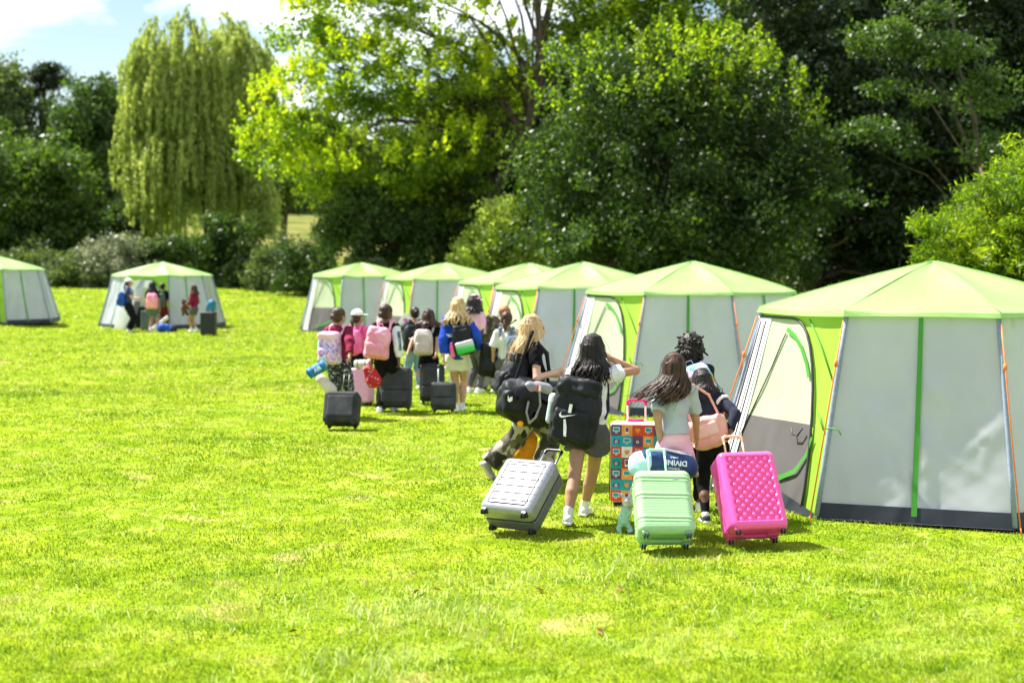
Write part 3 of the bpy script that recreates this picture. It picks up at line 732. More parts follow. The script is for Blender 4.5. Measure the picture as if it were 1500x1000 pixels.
        region('door_surround',lambda u:ar2(u) if abs(u-c0)<w0 else 0.0,lambda u:1.0,0,1,0,T_LIME,n=60)
        def a3(u): return 0 if abs(u-c0)>=w0 else ar2(u)
        region('door_panel',lambda u:a3(u)*.90 if abs(u-c0)<w0*.86 else .34,lambda u:max(.34,a3(u)),.64,.895,.010,T_CREAM,n=24)
        region('door_lower_panel',lambda u:max(.0,(u-.58)*-.0),lambda u:min(.38,(max(0,u-.60)/.3)**.8*.40),.60,.93,.014,T_BROWN,n=20)
        mb=MB(); mb.tube([Vector(fp(k,u,ar2(u),.012)) for u in np.concatenate([[.1001],np.linspace(.102,.898,40),[.8999]])],.022,6); mb.build('door_zip',T_GREEN,root,smooth=True)
        # the opened door leaf, swung outwards on the left
        B0=Vector(fp(k,.13,0,.02)); Tp=Vector(fp(k,.30,.93,.02)); n=Vector(fr[k][4]); out=Vector((n.x,n.y,0)).normalized(); lf=Vector(fp(k,0,0))-Vector(fp(k,1,0)); lf.normalize()
        dirn=(out*.18+lf*.95).normalized()
        V=[];F=[]
        for i in range(9):
            t=i/8
            for j in range(10):
                s_=j/9; zt=(1-((1-t)*.0+t)**2.4)**.5
                p=B0.lerp(Tp,s_*(.25+.75*zt)+0)+dirn*(.42*t)
                V.append(p)
        for i in range(8):
            for j in range(9):
                a=i*10+j; F.append((a,a+1,a+11,a+10))
        mkmesh('door_leaf',V,F,T_WHITE,root,smooth=True)
        mb=MB(); vs=[fp(k,.13,0,.03),fp(k,.24,0.0,.03),fp(k,.36,.52,.03),fp(k,.22,.52,.03),fp(k,.42,.93,.03),fp(k,.30,.93,.03)]
        mb.add(vs[:4],[(0,1,2,3)]); mb.build('door_lower_flap',T_BROWN,root)
        mb=MB(); mb.add(vs[2:],[(1,0,2,3)]); mb.build('door_side_flap',T_GREY,root)
        mb=MB()
        bx=Vector(fp(k,.5,0,-.9)); 
        mb.add([fp(k,.2,.0,-.7)+np.array([0,0,.3]),fp(k,.9,.0,-.7)+np.array([0,0,.3]),fp(k,.9,.85,-.5),fp(k,.25,.85,-.5)],[(0,1,2,3)]); mb.build('inner_curtain',T_WHITE,root)
    # groundsheet
    mb=MB(); mb.add([octp(RB-.02,.02,a) for a in ang],[tuple(range(8))]); mb.build('groundsheet',T_IN,root)
    return root
def tp_(px,s): 
    Y=FPX/s; return atg(px,Y)
tent('nearest and largest tent with orange guy ropes at the right edge',Vector((3.95,13.36,0)),R(-132),near=True,seed=1)
tent('second nearest octagonal tent, left of and behind the nearest one',tp_(1012,97),R(-121),near=True,seed=2)
tent('third tent of the row counted from the nearest, partly hidden by the second',tp_(853,80),R(-120),seed=3)
tent('fourth tent of the row with mostly its roof and lime door showing behind the third',tp_(774,64),R(-119),seed=4)
tent('fifth tent of the row, second from its far end',tp_(652,54),R(-117),seed=5)
tent('farthest tent of the long row with dappled tree shade on its green roof',tp_(530,46),R(-104),seed=6,cords=False)
tent('white roofed tent standing apart on the left with its arched door open',tp_(238,43.8),R(-71),door_open=True,seed=7,cords=False)
tent('grey and green tent cut off by the left edge of the picture',tp_(-10,45),R(-60),seed=8,cords=False)
print('TENTS',time.time()-T0)
# ------------------------------------------------------------------ implicit surface modelling (surface nets)
def npv(p): return np.array([float(p[0]),float(p[1]),float(p[2])])
class S:
    """list of primitives joined by smooth union, meshed as ONE closed surface"""
    def __init__(s): s.ops=[]
    def _a(s,fn,lo,hi,k,mat,mode='u'): s.ops.append((fn,np.asarray(lo,float),np.asarray(hi,float),k,mat,mode)); return s
    def rc(s,a,b,ra,rb=None,k=.02,mat=0,cap=None,cap0=None,sq=None,mode='u'):
        a=npv(a);b=npv(b); rb=ra if rb is None else rb
        # sq=(axis vector, factor): flattened along axis
        def fn(P):
            A,B_=a,b
            if sq is not None:
                ax,f=sq; ax=npv(ax); ax=ax/np.linalg.norm(ax)
                P2=P+np.multiply.outer(((P-a)@ax)*(f-1),ax); Bq=b+ax*((b-a)@ax)*(f-1)
            else: P2=P;Bq=b
            ba=Bq-a; L2=max(ba@ba,1e-12); t=np.clip(((P2-a)@ba)/L2,0,1)
            d=np.linalg.norm(P2-a-t[...,None]*ba,axis=-1)-(ra+(rb-ra)*t)
            if sq is not None and sq[1]>1: d=d/(.5+.5*sq[1])
            if cap is not None: d=np.maximum(d,(P-b)@(npv(cap)/np.linalg.norm(cap)))
            if cap0 is not None: d=np.maximum(d,(P-a)@(npv(cap0)/np.linalg.norm(cap0)))
            return d
        r=max(ra,rb); return s._a(fn,np.minimum(a,b)-r,np.maximum(a,b)+r,k,mat,mode)
    def chain(s,pts,rs,k=.02,mat=0,capend=False,sq=None):
        n=len(pts)
        if not hasattr(rs,'__len__'): rs=[rs]*n
        for i in range(n-1):
            cap=(npv(pts[i+1])-npv(pts[i])) if (capend and i==n-2) else None
            s.rc(pts[i],pts[i+1],rs[i],rs[i+1],k,mat,cap=cap,sq=sq)
        return s
    def ell(s,c,r,M=None,k=.02,mat=0,mode='u'):
        c=npv(c); r=np.array(r,float); M=np.eye(3) if M is None else np.array(M)
        def fn(P):
            q=(P-c)@M; k0=np.linalg.norm(q/r,axis=-1); k1=np.linalg.norm(q/(r*r),axis=-1)
            return np.where(k1>1e-9,k0*(k0-1)/np.maximum(k1,1e-9),-r.min())
        R_=np.abs(M)@r; return s._a(fn,c-R_,c+R_,k,mat,mode)
    def box(s,c,h,r=.02,M=None,k=.01,mat=0,mode='u',warp=None):
        c=npv(c); h=np.array(h,float); M=np.eye(3) if M is None else np.array(M)
        def fn(P):
            q=(P-c)@M
            hh=h
            if warp is not None: q=warp(q)
            d=np.abs(q)-(hh-r); return np.linalg.norm(np.maximum(d,0),axis=-1)+np.minimum(d.max(-1),0)-r
        R_=np.abs(M)@h; return s._a(fn,c-R_,c+R_,k,mat,mode)
    def cut(s,p,n,mat=None):  # remove the side n points to
        p=npv(p); n=npv(n); n=n/np.linalg.norm(n)
        return s._a(lambda P:(P-p)@n,None if False else [-9,-9,-9],[9,9,9],0,mat,'cut')
    def disp(s,fn): s.ops.append((fn,None,None,0,None,'disp')); return s
    def mesh(s,name,mats,vox,parent=None,smooth=True,noise=0,nf=14,seed=0):
        lo=np.min([o[1] for o in s.ops if o[5]=='u'],0)-2.5*vox; hi=np.max([o[2] for o in s.ops if o[5]=='u'],0)+2.5*vox
        n=np.ceil((hi-lo)/vox).astype(int)+1
        ax=[lo[i]+vox*np.arange(n[i]) for i in range(3)]
        BIG=4*vox+.05
        D=np.full(n,BIG,np.float32); MI=np.zeros(n,np.int8)
        for fn,l,h,k,mat,mode in s.ops:
            if mode=='disp': sl=(slice(0,n[0]),)*1+(slice(0,n[1]),slice(0,n[2])); 
            elif mode=='cut': sl=(slice(0,n[0]),slice(0,n[1]),slice(0,n[2]))
            else:
                mg=max(2.2*vox,k*1.1)
                i0=np.clip(np.floor((l-mg-lo)/vox).astype(int),0,n-1); i1=np.clip(np.ceil((h+mg-lo)/vox).astype(int)+1,1,n)
                if np.any(i1<=i0): continue
                sl=tuple(slice(i0[i],i1[i]) for i in range(3))
            gx,gy,gz=np.meshgrid(ax[0][sl[0]],ax[1][sl[1]],ax[2][sl[2]],indexing='ij')
            P=np.stack([gx,gy,gz],-1)
            if mode=='disp':
                D[sl]+=fn(P).astype(np.float32); continue
            d=fn(P).astype(np.float32); E=D[sl]
            if mode=='u':
                if mat is not None:
                    mm=MI[sl]; mm[d<E]=mat
                if k>0:
                    hh=np.clip(.5+.5*(E-d)/k,0,1); D[sl]=E*(1-hh)+d*hh-k*hh*(1-hh)
                else: D[sl]=np.minimum(E,d)
            elif mode=='sub':
                if mat is not None:
                    mm=MI[sl]; mm[(-d>E)]=mat
                if k>0:
                    hh=np.clip(.5-.5*(E+d)/k,0,1); D[sl]=E*(1-hh)-d*hh+k*hh*(1-hh)
                else: D[sl]=np.maximum(E,-d)
            elif mode=='cut': D[sl]=np.maximum(E,d)
        if noise:
            r=np.random.default_rng(seed+17)
            gx,gy,gz=np.meshgrid(*ax,indexing='ij'); W=np.zeros(n,np.float32)
            for q in range(5):
                v=r.normal(size=3); v/=np.linalg.norm(v); f=nf*(1+q*.55); W+=(np.sin((gx*v[0]+gy*v[1]+gz*v[2])*f+r.uniform(0,6)+1.5*np.sin((gx*v[1]+gy*v[2]-gz*v[0])*f*.6))/(1+.5*q)).astype(np.float32)
            D+=W*noise*.5
        ins=D<0
        c=ins[:-1,:-1,:-1]; 
        cnt=np.zeros(c.shape,np.int8)
        offs=[(i,j,k) for i in(0,1) for j in(0,1) for k in(0,1)]
        m_=[n[i]-1 for i in range(3)]
        for (i,j,k) in offs: cnt+=ins[i:i+m_[0],j:j+m_[1],k:k+m_[2]]
        I,J,K=np.nonzero((cnt>0)&(cnt<8))
        if len(I)==0: return None
        vals=np.stack([D[I+i,J+j,K+k] for (i,j,k) in offs],1)
        acc=np.zeros((len(I),3)); na=np.zeros(len(I))
        oa=np.array(offs,float)
        for a in range(8):
            for b in range(a+1,8):
                if np.abs(oa[a]-oa[b]).sum()!=1: continue
                va,vb=vals[:,a],vals[:,b]; mk=(va<0)!=(vb<0); t=np.where(mk,va/np.where(mk,va-vb,1),0)
                p=oa[a]+(oa[b]-oa[a])*t[:,None]; acc+=p*mk[:,None]; na+=mk
        V=(np.stack([I,J,K],1)+acc/na[:,None])*vox+lo
        ids=np.full(c.shape,-1,np.int32); ids[I,J,K]=np.arange(len(I))
        Fs=[];Ms=[]
        for axd in range(3):
            A=[slice(None)]*3;B=[slice(None)]*3; A[axd]=slice(0,-1);B[axd]=slice(1,None)
            sa,sb=ins[tuple(A)],ins[tuple(B)]; ch=sa!=sb
            u,v=(axd+1)%3,(axd+2)%3
            X=list(np.nonzero(ch)); ok=(X[u]>0)&(X[v]>0)&(X[u]<n[u]-1)&(X[v]<n[v]-1); X=[x[ok] for x in X]
            fl=sa[tuple(X)]
            def at(du,dv):
                Y=[x.copy() for x in X]; Y[u]-=du; Y[v]-=dv; return ids[tuple(Y)]
            q=np.stack([at(1,1),at(0,1),at(0,0),at(1,0)],1)
            q=np.where(fl[:,None],q,q[:,::-1]); Fs.append(q); Ms.append(MI[tuple(X)])
        F=np.concatenate(Fs); M=np.concatenate(Ms); g=(F>=0).all(1)
        return mkmesh(name,V,F[g],mats,parent,smooth,M[g])
def rotm(ax,a): return np.array(Matrix.Rotation(a,3,ax))
def textmesh(name,txt,size,mat,parent,M,ext=.001,align='CENTER',bold=0.0):
    cu=bpy.data.curves.new(name,'FONT'); cu.body=txt; cu.size=size; cu.extrude=ext; cu.align_x=align; cu.align_y='CENTER'; cu.offset=bold
    t=bpy.data.objects.new(name,cu); COL.objects.link(t)
    bpy.context.view_layer.update()
    dg=bpy.context.evaluated_depsgraph_get(); me=bpy.data.meshes.new_from_object(t.evaluated_get(dg))
    bpy.data.objects.remove(t); bpy.data.curves.remove(cu)
    me.materials.clear(); me.materials.append(mat); me.transform(M)
    return link(name,me,parent)
# ------------------------------------------------------------------ people
SK_L=cloth('skin_fair',(.52,.30,.20),(.60,.36,.25),scale=8,rough=.5,bump=.05,spec=.4)
SK_M=cloth('skin_tan',(.40,.21,.125),(.46,.25,.15),scale=8,rough=.45,bump=.05,spec=.4)
SK_D=cloth('skin_brown',(.13,.055,.032),(.17,.075,.045),scale=8,rough=.45,bump=.05,spec=.4)
EYE=cloth('eye_dark',(.02,.015,.012),rough=.2,bump=0); LIP=cloth('lips',(.42,.14,.12),rough=.4,bump=0)
H_BLK=cloth('hair_black',(.006,.005,.005),(.030,.022,.02),scale=45,rough=.45,bump=.5,bscale=110,stretch=(1,1,.12),spec=.22)
H_DBR=cloth('hair_dark_brown',(.016,.008,.006),(.085,.042,.026),scale=45,rough=.45,bump=.5,bscale=110,stretch=(1,1,.12),spec=.25)
H_BRN=cloth('hair_brown',(.03,.016,.009),(.09,.05,.028),scale=60,rough=.45,bump=.6,bscale=130,stretch=(1,1,.12))
H_BLD=cloth('hair_blonde',(.34,.20,.085),(.66,.46,.24),scale=60,rough=.42,bump=.6,bscale=130,stretch=(1,1,.12),spec=.45)
H_GIN=cloth('hair_ginger',(.22,.075,.025),(.36,.14,.05),scale=60,rough=.5,bump=.6,bscale=130,stretch=(1,1,.2))
def C_(name,c,c2=None,**k):
    k.setdefault('bump',.15); k.setdefault('bscale',220); k.setdefault('wr',.25); k.setdefault('rough',.9); k.setdefault('scale',6); k.setdefault('spec',.2)
    return cloth(name,c,c2,**k)
def ik(a,t,l1,l2,pole):
    a=npv(a);t=npv(t);d=t-a;L=np.linalg.norm(d); mx=(l1+l2)*.995
    if L>mx: d=d/L*mx; L=mx; t=a+d
    u=d/L; p=npv(pole); p=p-u*(p@u); p/=np.linalg.norm(p)+1e-9
    c=(l1*l1+L*L-l2*l2)/(2*l1*L); c=max(-1,min(1,c)); return a+u*l1*c+p*l1*math.sqrt(1-c*c), t
class Person: pass
def person(label,pos,yaw,H,skin=SK_M,lean=0.0,side=0.0,twist=0.0,head_yaw=0,head_pitch=0,head_roll=0,LH=None,RH=None,LF=(-.09,0,0),RF=(.09,0,0),
           lf_pitch=0,rf_pitch=0,elL=(-.5,-.8,0),elR=(.5,-.8,0),knee=(0,1,0),hipdrop=.0,
           top=None,bottom=None,shoe=None,sock=None,sole=None,hair=None,cap=None,vox=.009,group='young campers walking to the tents',gripL=.6,gripR=.6,seed=0,curlL=None,curlR=None,shoulders=None,fat=1.0):
    r=np.random.default_rng(seed+100)
    root=empty('person',pos,rz=yaw); tag(root,label,'person',group)
    Mi=(Matrix.Translation(Vector(pos))@Matrix.Rotation(yaw,4,'Z')).inverted()
    def loc(w): return npv(Mi@Vector(w)) if isinstance(w,Vector) else npv(w)
    h=H
    Rt=rotm('Z',twist)@rotm('Y',side)@rotm('X',-lean)
    X,Fw,U=Rt[:,0],Rt[:,1],Rt[:,2]
    pel=np.array([0,-.10*h*math.sin(lean)*.5,.515*h-hipdrop])
    def tp(x,y,z): return pel+(X*x+Fw*y+U*z)*h
    Rp=rotm('Z',twist*.3); Xp=Rp[:,0]
    hipL,hipR=pel-Xp*.052*h+np.array([0,0,-.03*h]),pel+Xp*.052*h+np.array([0,0,-.03*h])
    shL,shR=tp(-.098,0,.295),tp(.098,0,.295)
    if shoulders: shL=tp(-.098,shoulders[0][0],.295+shoulders[0][1]); shR=tp(.098,shoulders[1][0],.295+shoulders[1][1])
    LHt=loc(LH) if LH is not None else tp(-.15,.02,-.07); RHt=loc(RH) if RH is not None else tp(.15,.02,-.07)
    l1,l2=.172*h,.155*h
    def arm(sh,ht,pole):
        # ht is where the palm is; the wrist lies a little short of it
        d=ht-sh; L=np.linalg.norm(d); 
        el,wr=ik(sh,ht-(d/L)*.045*h if L>.2*h else ht,l1,l2,pole); return el,wr
    eL,wL=arm(shL,LHt,elL); eR,wR=arm(shR,RHt,elR)
    LFt,RFt=loc(LF),loc(RF)
    aL,aR=LFt+np.array([0,-.01*h*0,.045*h]),RFt+np.array([0,0,.045*h])
    kL,aL=ik(hipL,aL,.245*h,.235*h,knee); kR,aR=ik(hipR,aR,.245*h,.235*h,knee)
    # ---- body -------------------------------------------------
    b=S(); K=.03*h
    b.ell(tp(0,-.004,.0),(.090*h*fat,.066*h*fat,.070*h),Rt,K); b.ell(tp(0,0,.095),(.074*h*fat,.054*h*fat,.085*h),Rt,K); b.ell(tp(0,.002,.205),(.085*h*fat,.06*h*fat,.10*h),Rt,K)
    b.rc(shL+X*.02*h,shR-X*.02*h,.033*h,k=K); b.rc(tp(0,-.005,.29),tp(0,.012,.37),.031*h,.028*h,k=.02)
    for sh,el,wr in((shL,eL,wL),(shR,eR,wR)):
        b.rc(sh,el,.029*h*fat,.023*h,k=.02); b.rc(el,wr,.0235*h,.0155*h,k=.01)
    for hp,kn,an in((hipL,kL,aL),(hipR,kR,aR)):
        b.rc(hp,kn,.052*h*fat,.034*h,k=.02); mid=kn*.62+an*.38; b.rc(kn,mid+np.array([0,-.006*h,0]),.034*h,.035*h,k=.01); b.rc(mid+np.array([0,-.006*h,0]),an,.034*h,.021*h,k=.01)
    # head
    Rh=rotm('Z',twist*.5+head_yaw)@rotm('X',-lean*.4+head_pitch)@rotm('Y',head_roll); HX,HF,HU=Rh[:,0],Rh[:,1],Rh[:,2]
    hb=tp(0,.012,.37); hs=h*1.06
    hc=hb+HU*.058*hs+HF*.006*hs
    def hp_(x,y,z): return hc+(HX*x+HF*y+HU*z)*hs
    b.ell(hp_(0,-.008,.012),(.050*hs,.061*hs,.057*hs),Rh,.012); b.ell(hp_(0,.020,-.028),(.038*hs,.040*hs,.043*hs),Rh,.015)
    fine=vox<.012
    if True:
        b.rc(hp_(0,.052,.004),hp_(0,.066,-.018),.006*hs,.0095*hs,k=.008); b.rc(hp_(-.018,.049,.014),hp_(.018,.049,.014),.009*hs,k=.01)
        for sx in(-1,1): b.ell(hp_(sx*.051,-.004,-.008),(.006*hs,.012*hs,.017*hs),Rh,.005)
    if fine:
        for sx in(-1,1): b.ell(hp_(sx*.02,.0525,.001),(.0085*hs,.006*hs,.0045*hs),Rh,.001,1)
        b.ell(hp_(0,.056,-.040),(.015*hs,.008*hs,.0065*hs),Rh,.003,2)
    # hands
    for sd,wr,el,ht,grip,curl in((-1,wL,eL,LHt,gripL,curlL),(1,wR,eR,RHt,gripR,curlR)):
        d=wr-el; d/=np.linalg.norm(d)
        if curl is not None: d=d*.5+npv(curl)*.5; d/=np.linalg.norm(d)
        # palm normal points to the body's midline
        pn=np.array([-sd*1.0,.15,0]); pn=pn-d*(pn@d); pn/=np.linalg.norm(pn)+1e-9; sdv=np.cross(d,pn)
        fwd=sdv if (sdv@np.array([0,1,0.1]))>0 else -sdv   # thumb side
        pc=wr+d*.028*h
        Mh=np.stack([fwd,pn,d],1); b.ell(pc,(.021*h,.0115*h,.030*h),Mh,.01)
        rf=max(.0052*h,vox*.62)
        for q,(o,ln) in enumerate(((.016,.040),(.0055,.045),(-.005,.042),(-.0155,.033))):
            s0=wr+(d*.046+fwd*o)*h; g=grip*(1+.12*(q-1.5)); 
            d1=d*math.cos(g)+pn*math.sin(g); d2=d*math.cos(g*2.3)+pn*math.sin(g*2.3)
            m1=s0+d1*ln*.5*h; b.rc(s0,m1,rf*1.08,rf,k=.002); b.rc(m1,m1+d2*ln*.5*h,rf,rf*.85,k=.002)
        t0=wr+(d*.014+fwd*.016)*h; td=(d*.6+fwd*.55+pn*.4); td/=np.linalg.norm(td); t1=t0+td*.024*h; td2=td*.6+d*.4+pn*.3; td2/=np.linalg.norm(td2)
        b.rc(t0,t1,rf*1.35,rf*1.15,k=.005); b.rc(t1,t1+td2*.022*h,rf*1.15,rf*.9,k=.002)
    b.mesh('body',[skin,EYE,LIP],vox,root)
    # ---- shoes -----------------------------------------------
    shoe=shoe or MATS.get('shoe_white') or C_('shoe_white',(.72,.72,.70),wr=0)
    sole=sole or MATS.get('sole_white') or C_('sole_white',(.8,.79,.76),wr=0)
    for sd,an,pt in((-1,aL,lf_pitch),(1,aR,rf_pitch)):
        Rf=rotm('Z',-sd*.10)@rotm('X',pt); o=an+Rf@np.array([0,0,-.042*h])
        q=S(); c=lambda x,y,z:o+Rf@(np.array([x,y,z])*h)
        q.rc(c(0,-.018,.024),c(0,.075,.018),.024*h,.021*h,k=.015); q.rc(c(0,-.012,.03),an+Rf@np.array([0,-.004*h,.008*h]),.025*h,.024*h,k=.012,cap=Rf[:,2])
        q.box(c(0,.03,.007),(.026*h,.077*h,.009*h),.008*h,Rf,.004,1); q.cut(c(0,0,-.002),-Rf[:,2])
        q.rc(c(-.016,.045,.036),c(.016,.045,.036),.004*h,k=.001,mat=1)
        q.mesh('shoe',[shoe,sole],vox,root)
        if sock is not None:
            kn=kL if sd<0 else kR; dd=kn-an; t=S().rc(an,an+dd*sock[1],.0245*h,.0265*h*(1+sock[1]*.3),k=0,cap=dd)
            t.mesh('sock',sock[0],vox,root,noise=.002,nf=60)
    # ---- bottoms ---------------------------------------------
    bo=bottom; kind=bo['kind']; q=S(); wd=bo.get('w',1.0)
    q.ell(tp(0,-.004,.0),(.098*h*fat,.077*h*fat,.076*h),Rt,.02); q.rc(tp(0,0,.03),tp(0,0,.075),.074*h*fat,.070*h*fat,k=.02,sq=(Fw,1.28))
    q.cut(tp(0,0,.085),U)
    for hp,kn,an in((hipL,kL,aL),(hipR,kR,aR)):
        if kind=='shorts':
            L=bo.get('len',.45); e=hp+(kn-hp)*L; q.rc(hp,e,.060*h*fat,(.060+.008*wd)*h*wd,k=.02,cap=(kn-hp))
        elif kind=='skirt':
            L=bo.get('len',.5); e=hp+(kn-hp)*L; q.rc(hp*1.0,e,.064*h,.078*h*wd,k=.045,cap=np.array([0,0,-1.]))
        else:
            q.rc(hp,kn,.060*h*wd*fat,.044*h*wd,k=.02); e=kn+(an-kn)*bo.get('len',.93); q.rc(kn,e,.044*h*wd,bo.get('hem',.034)*h*wd,k=.015,cap=(an-kn))
    q.mesh(bo.get('name','trousers' if kind=='long' else ('shorts' if kind=='shorts' else 'skirt')),bo['mat'],vox,root,noise=bo.get('wr',.009),nf=22,seed=seed)
    # ---- top -------------------------------------------------
    t=top; fl=t.get('flare',1.0); hem=t.get('hem',-.02); q=S(); inf=t.get('inf',0.0)*h
    q.ell(tp(0,.002,.205),(.091*h*fat+inf,.070*h*fat+inf,.108*h+inf),Rt,.02)
    q.rc(tp(0,0,.22),tp(0,0,hem),.072*h*fat+inf,.076*h*fl*fat+inf,k=.03,sq=(Fw,1.18))
    q.ell(tp(0,0,.06),(.086*h*fl*fat+inf,.066*h*fl*fat+inf,.12*h),Rt,.03)
    q.rc(shL,shR,.039*h+inf*.6,k=.03)
    q.cut(tp(0,0,hem),-U); q.cut(tp(0,0,.335),U)
    sl=t.get('sleeve',.5); sw=t.get('sw',1.0); sm=1 if 'smat' in t else 0
    for sh,el,wr in((shL,eL,wL),(shR,eR,wR)):
        if sl<=1.0:
            e=sh+(el-sh)*sl; q.rc(sh,e,.038*h*fat+inf*.5,.040*h*sw*fat+inf*.3,k=.015,cap=(el-sh),mat=sm)
        else:
            q.rc(sh,el,.038*h+inf*.6,.033*h*sw+inf*.4,k=.015,mat=sm); e=el+(wr-el)*(sl-1); q.rc(el,e,.033*h*sw+inf*.4,.027*h*sw+inf*.2,k=.01,cap=(wr-el),mat=sm)
    if t.get('hood'): q.ell(tp(0,-.055,.31),(.07*h,.04*h,.04*h),Rt,.02)
    q.mesh(t.get('name','shirt'),[t['mat']]+([t['smat']] if sm else []),vox,root,noise=t.get('wr',.010),nf=21,seed=seed+3)
    # ---- hair ------------------------------------------------
    fly=[]; hk=hair; q=S(); hm=hk['mat']; kd=hk['kind']; L=hk.get('len',.22)*h
    gs=1.0 if cap is None else .97
    q.ell(hp_(0,-.014,.016),(.056*hs*gs,.066*hs*gs,.062*hs*gs),Rh,.004)
    if kd in('pony','bun','short','tail'): q.ell(hp_(0,-.03,-.015),(.050*hs,.044*hs,.045*hs),Rh,.01)
    q.ell(hp_(0,.070,-.028),(.046*hs,.050*hs,.070*hs),Rh,.006,None,'sub')
    if kd in('long','wavy'):
        nS=int(hk.get('n',44)*1.9) if fine else hk.get('n',16); spread=hk.get('spread',1.0); wind=npv(hk.get('wind',(0,0,0)))*h
        for i in range(nS):
            a=(i/(nS-1)*2-1)*2.05+r.normal()*.05   # angle round the back of the head
            sx,sy=math.sin(a),-math.cos(a)
            p0=hp_(sx*.006,-.0+sy*.006,.079); pm=hp_(sx*.036,-.012+sy*.042,.064); p1=hp_(sx*.054,-.014+sy*.064,.020); p2=hp_(sx*.062,-.016+sy*.066,-.040)
            ll=L*r.uniform(.8,1.08)*(1-.12*abs(a)/2)
            base=p2; down=np.array([0,0,-1.0])
            outx=X*sx*.035*h*spread; back=-Fw*(.035 if abs(a)<1.6 else .0)*h
            pts=[p0,pm,p1,p2]; ph=r.uniform(0,6); am=hk.get('wave',.006)*h; m=5
            for j in range(1,m+1):
                f=j/m; wv=(X*math.sin(ph+f*7)+Fw*math.cos(ph+f*6))*am*min(1,f*2)
                pts.append(base+down*ll*f+outx*min(1,f*1.6)+back*min(1,f*1.8)+wv+wind*f*f)
            if i%2==0:
                off=(X*r.normal()+Fw*r.normal())*.010*h; fly.append([Vector(p_+off*(.6+.25*j_)*(1 if j_>1 else .3)+r.normal(size=3)*.002) for j_,p_ in enumerate(pts)]+[Vector(pts[-1]+off*3+wind*.15+np.array([0,0,-.03*h*r.uniform(.2,1.5)]))])
            w0=hk.get('r',.0102)*h*(34/nS)**.5*(1.0 if fine else .95); q.chain(pts,[w0*.6,w0*.9,w0*1.05,w0*1.05]+[w0*(1.0-.65*(j/m)**2) for j in range(1,m+1)],k=.0025)
    elif kd=='curly':
        for i in range(330 if fine else 50):
            d=r.normal(size=3); d/=np.linalg.norm(d)
            if d[1]>.35 and d[2]<.35: continue
            p=hc+(HX*d[0]*.062+HF*(d[1]*.066-.014)+HU*(d[2]*.066+.004))*hs
            for j in range(3 if d[2]<.3 else 1): 
                q.rc(p,p+r.normal(size=3)*.012*h+np.array([0,0,-.008*h]),.0075*h,.0055*h,k=.001); p=p+np.array([0,0,-.016*h])-Fw*.003*h
    elif kd in('pony','tail'):
        s0=hp_(0,-.066,hk.get('z',.0)); nS=8
        for i in range(nS):
            a=r.uniform(0,6.3); o=(X*math.cos(a)+Fw*math.sin(a))*.010*h
            pts=[s0]+[s0+np.array([0,0,-1.])*L*f-Fw*.022*h*math.sin(f*2.6)*1.0+o*min(1,f*3)*(1-f*.4)+X*.006*h*math.sin(f*5+a) for f in(.12,.35,.6,.85,1)]
            q.chain(pts,[.010*h,.014*h,.013*h,.011*h,.009*h,.004*h],k=.006)
    elif kd=='bun':
        q.ell(hp_(0,-.075,hk.get('z',.02)),(.030*hs,.026*hs,.030*hs),Rh,.006)
    elif kd=='short':
        for i in range(30):
            d=r.normal(size=3); d/=np.linalg.norm(d)
            if d[1]>.3 and d[2]<.5 or d[2]<-.3: continue
            p=hc+(HX*d[0]*.054+HF*(d[1]*.062-.014)+HU*(d[2]*.060+.016))*hs; q.rc(p,p+npv(d)*.006*h-Fw*.006*h,.011*h,.006*h,k=.004)
    q.mesh('hair',hm,.0046 if fine else vox*.8,root,noise=.0016 if fine else .003,nf=110 if fine else 75,seed=seed)
    if fine and fly:
        mb=MB()
        for pts in fly: mb.tube(pts,[.0016]*(len(pts)-1)+[.0006],4,caps=False)
        mb.build('loose_strands',hm,root,smooth=True)
    if cap is not None:
        q=S(); q.ell(hp_(0,-.012,.026),(.060*hs,.069*hs,.060*hs),Rh,.004); q.cut(hp_(0,0,.022),-HU)
        q.box(hp_(0,.072,.026),(.042*hs,.042*hs,.005*hs),.004,Rh,.006,0)
        q.ell(hp_(0,-.01,.088),(.006*hs,.006*hs,.004*hs),Rh,.002); q.mesh('cap',cap,vox*.9,root)
    o=Person(); o.root=root; o.tp=tp; o.Rt=Rt; o.h=h; o.eL,o.wL,o.eR,o.wR=eL,wL,eR,wR; o.LH,o.RH=LHt,RHt; o.shL,o.shR=shL,shR
    o.mw=Matrix.Translation(Vector(pos))@Matrix.Rotation(yaw,4,'Z'); o.yaw=yaw; o.vox=vox; o.X,o.F,o.U=X,Fw,U
    o.W=lambda p:o.mw@Vector(p)
    return o
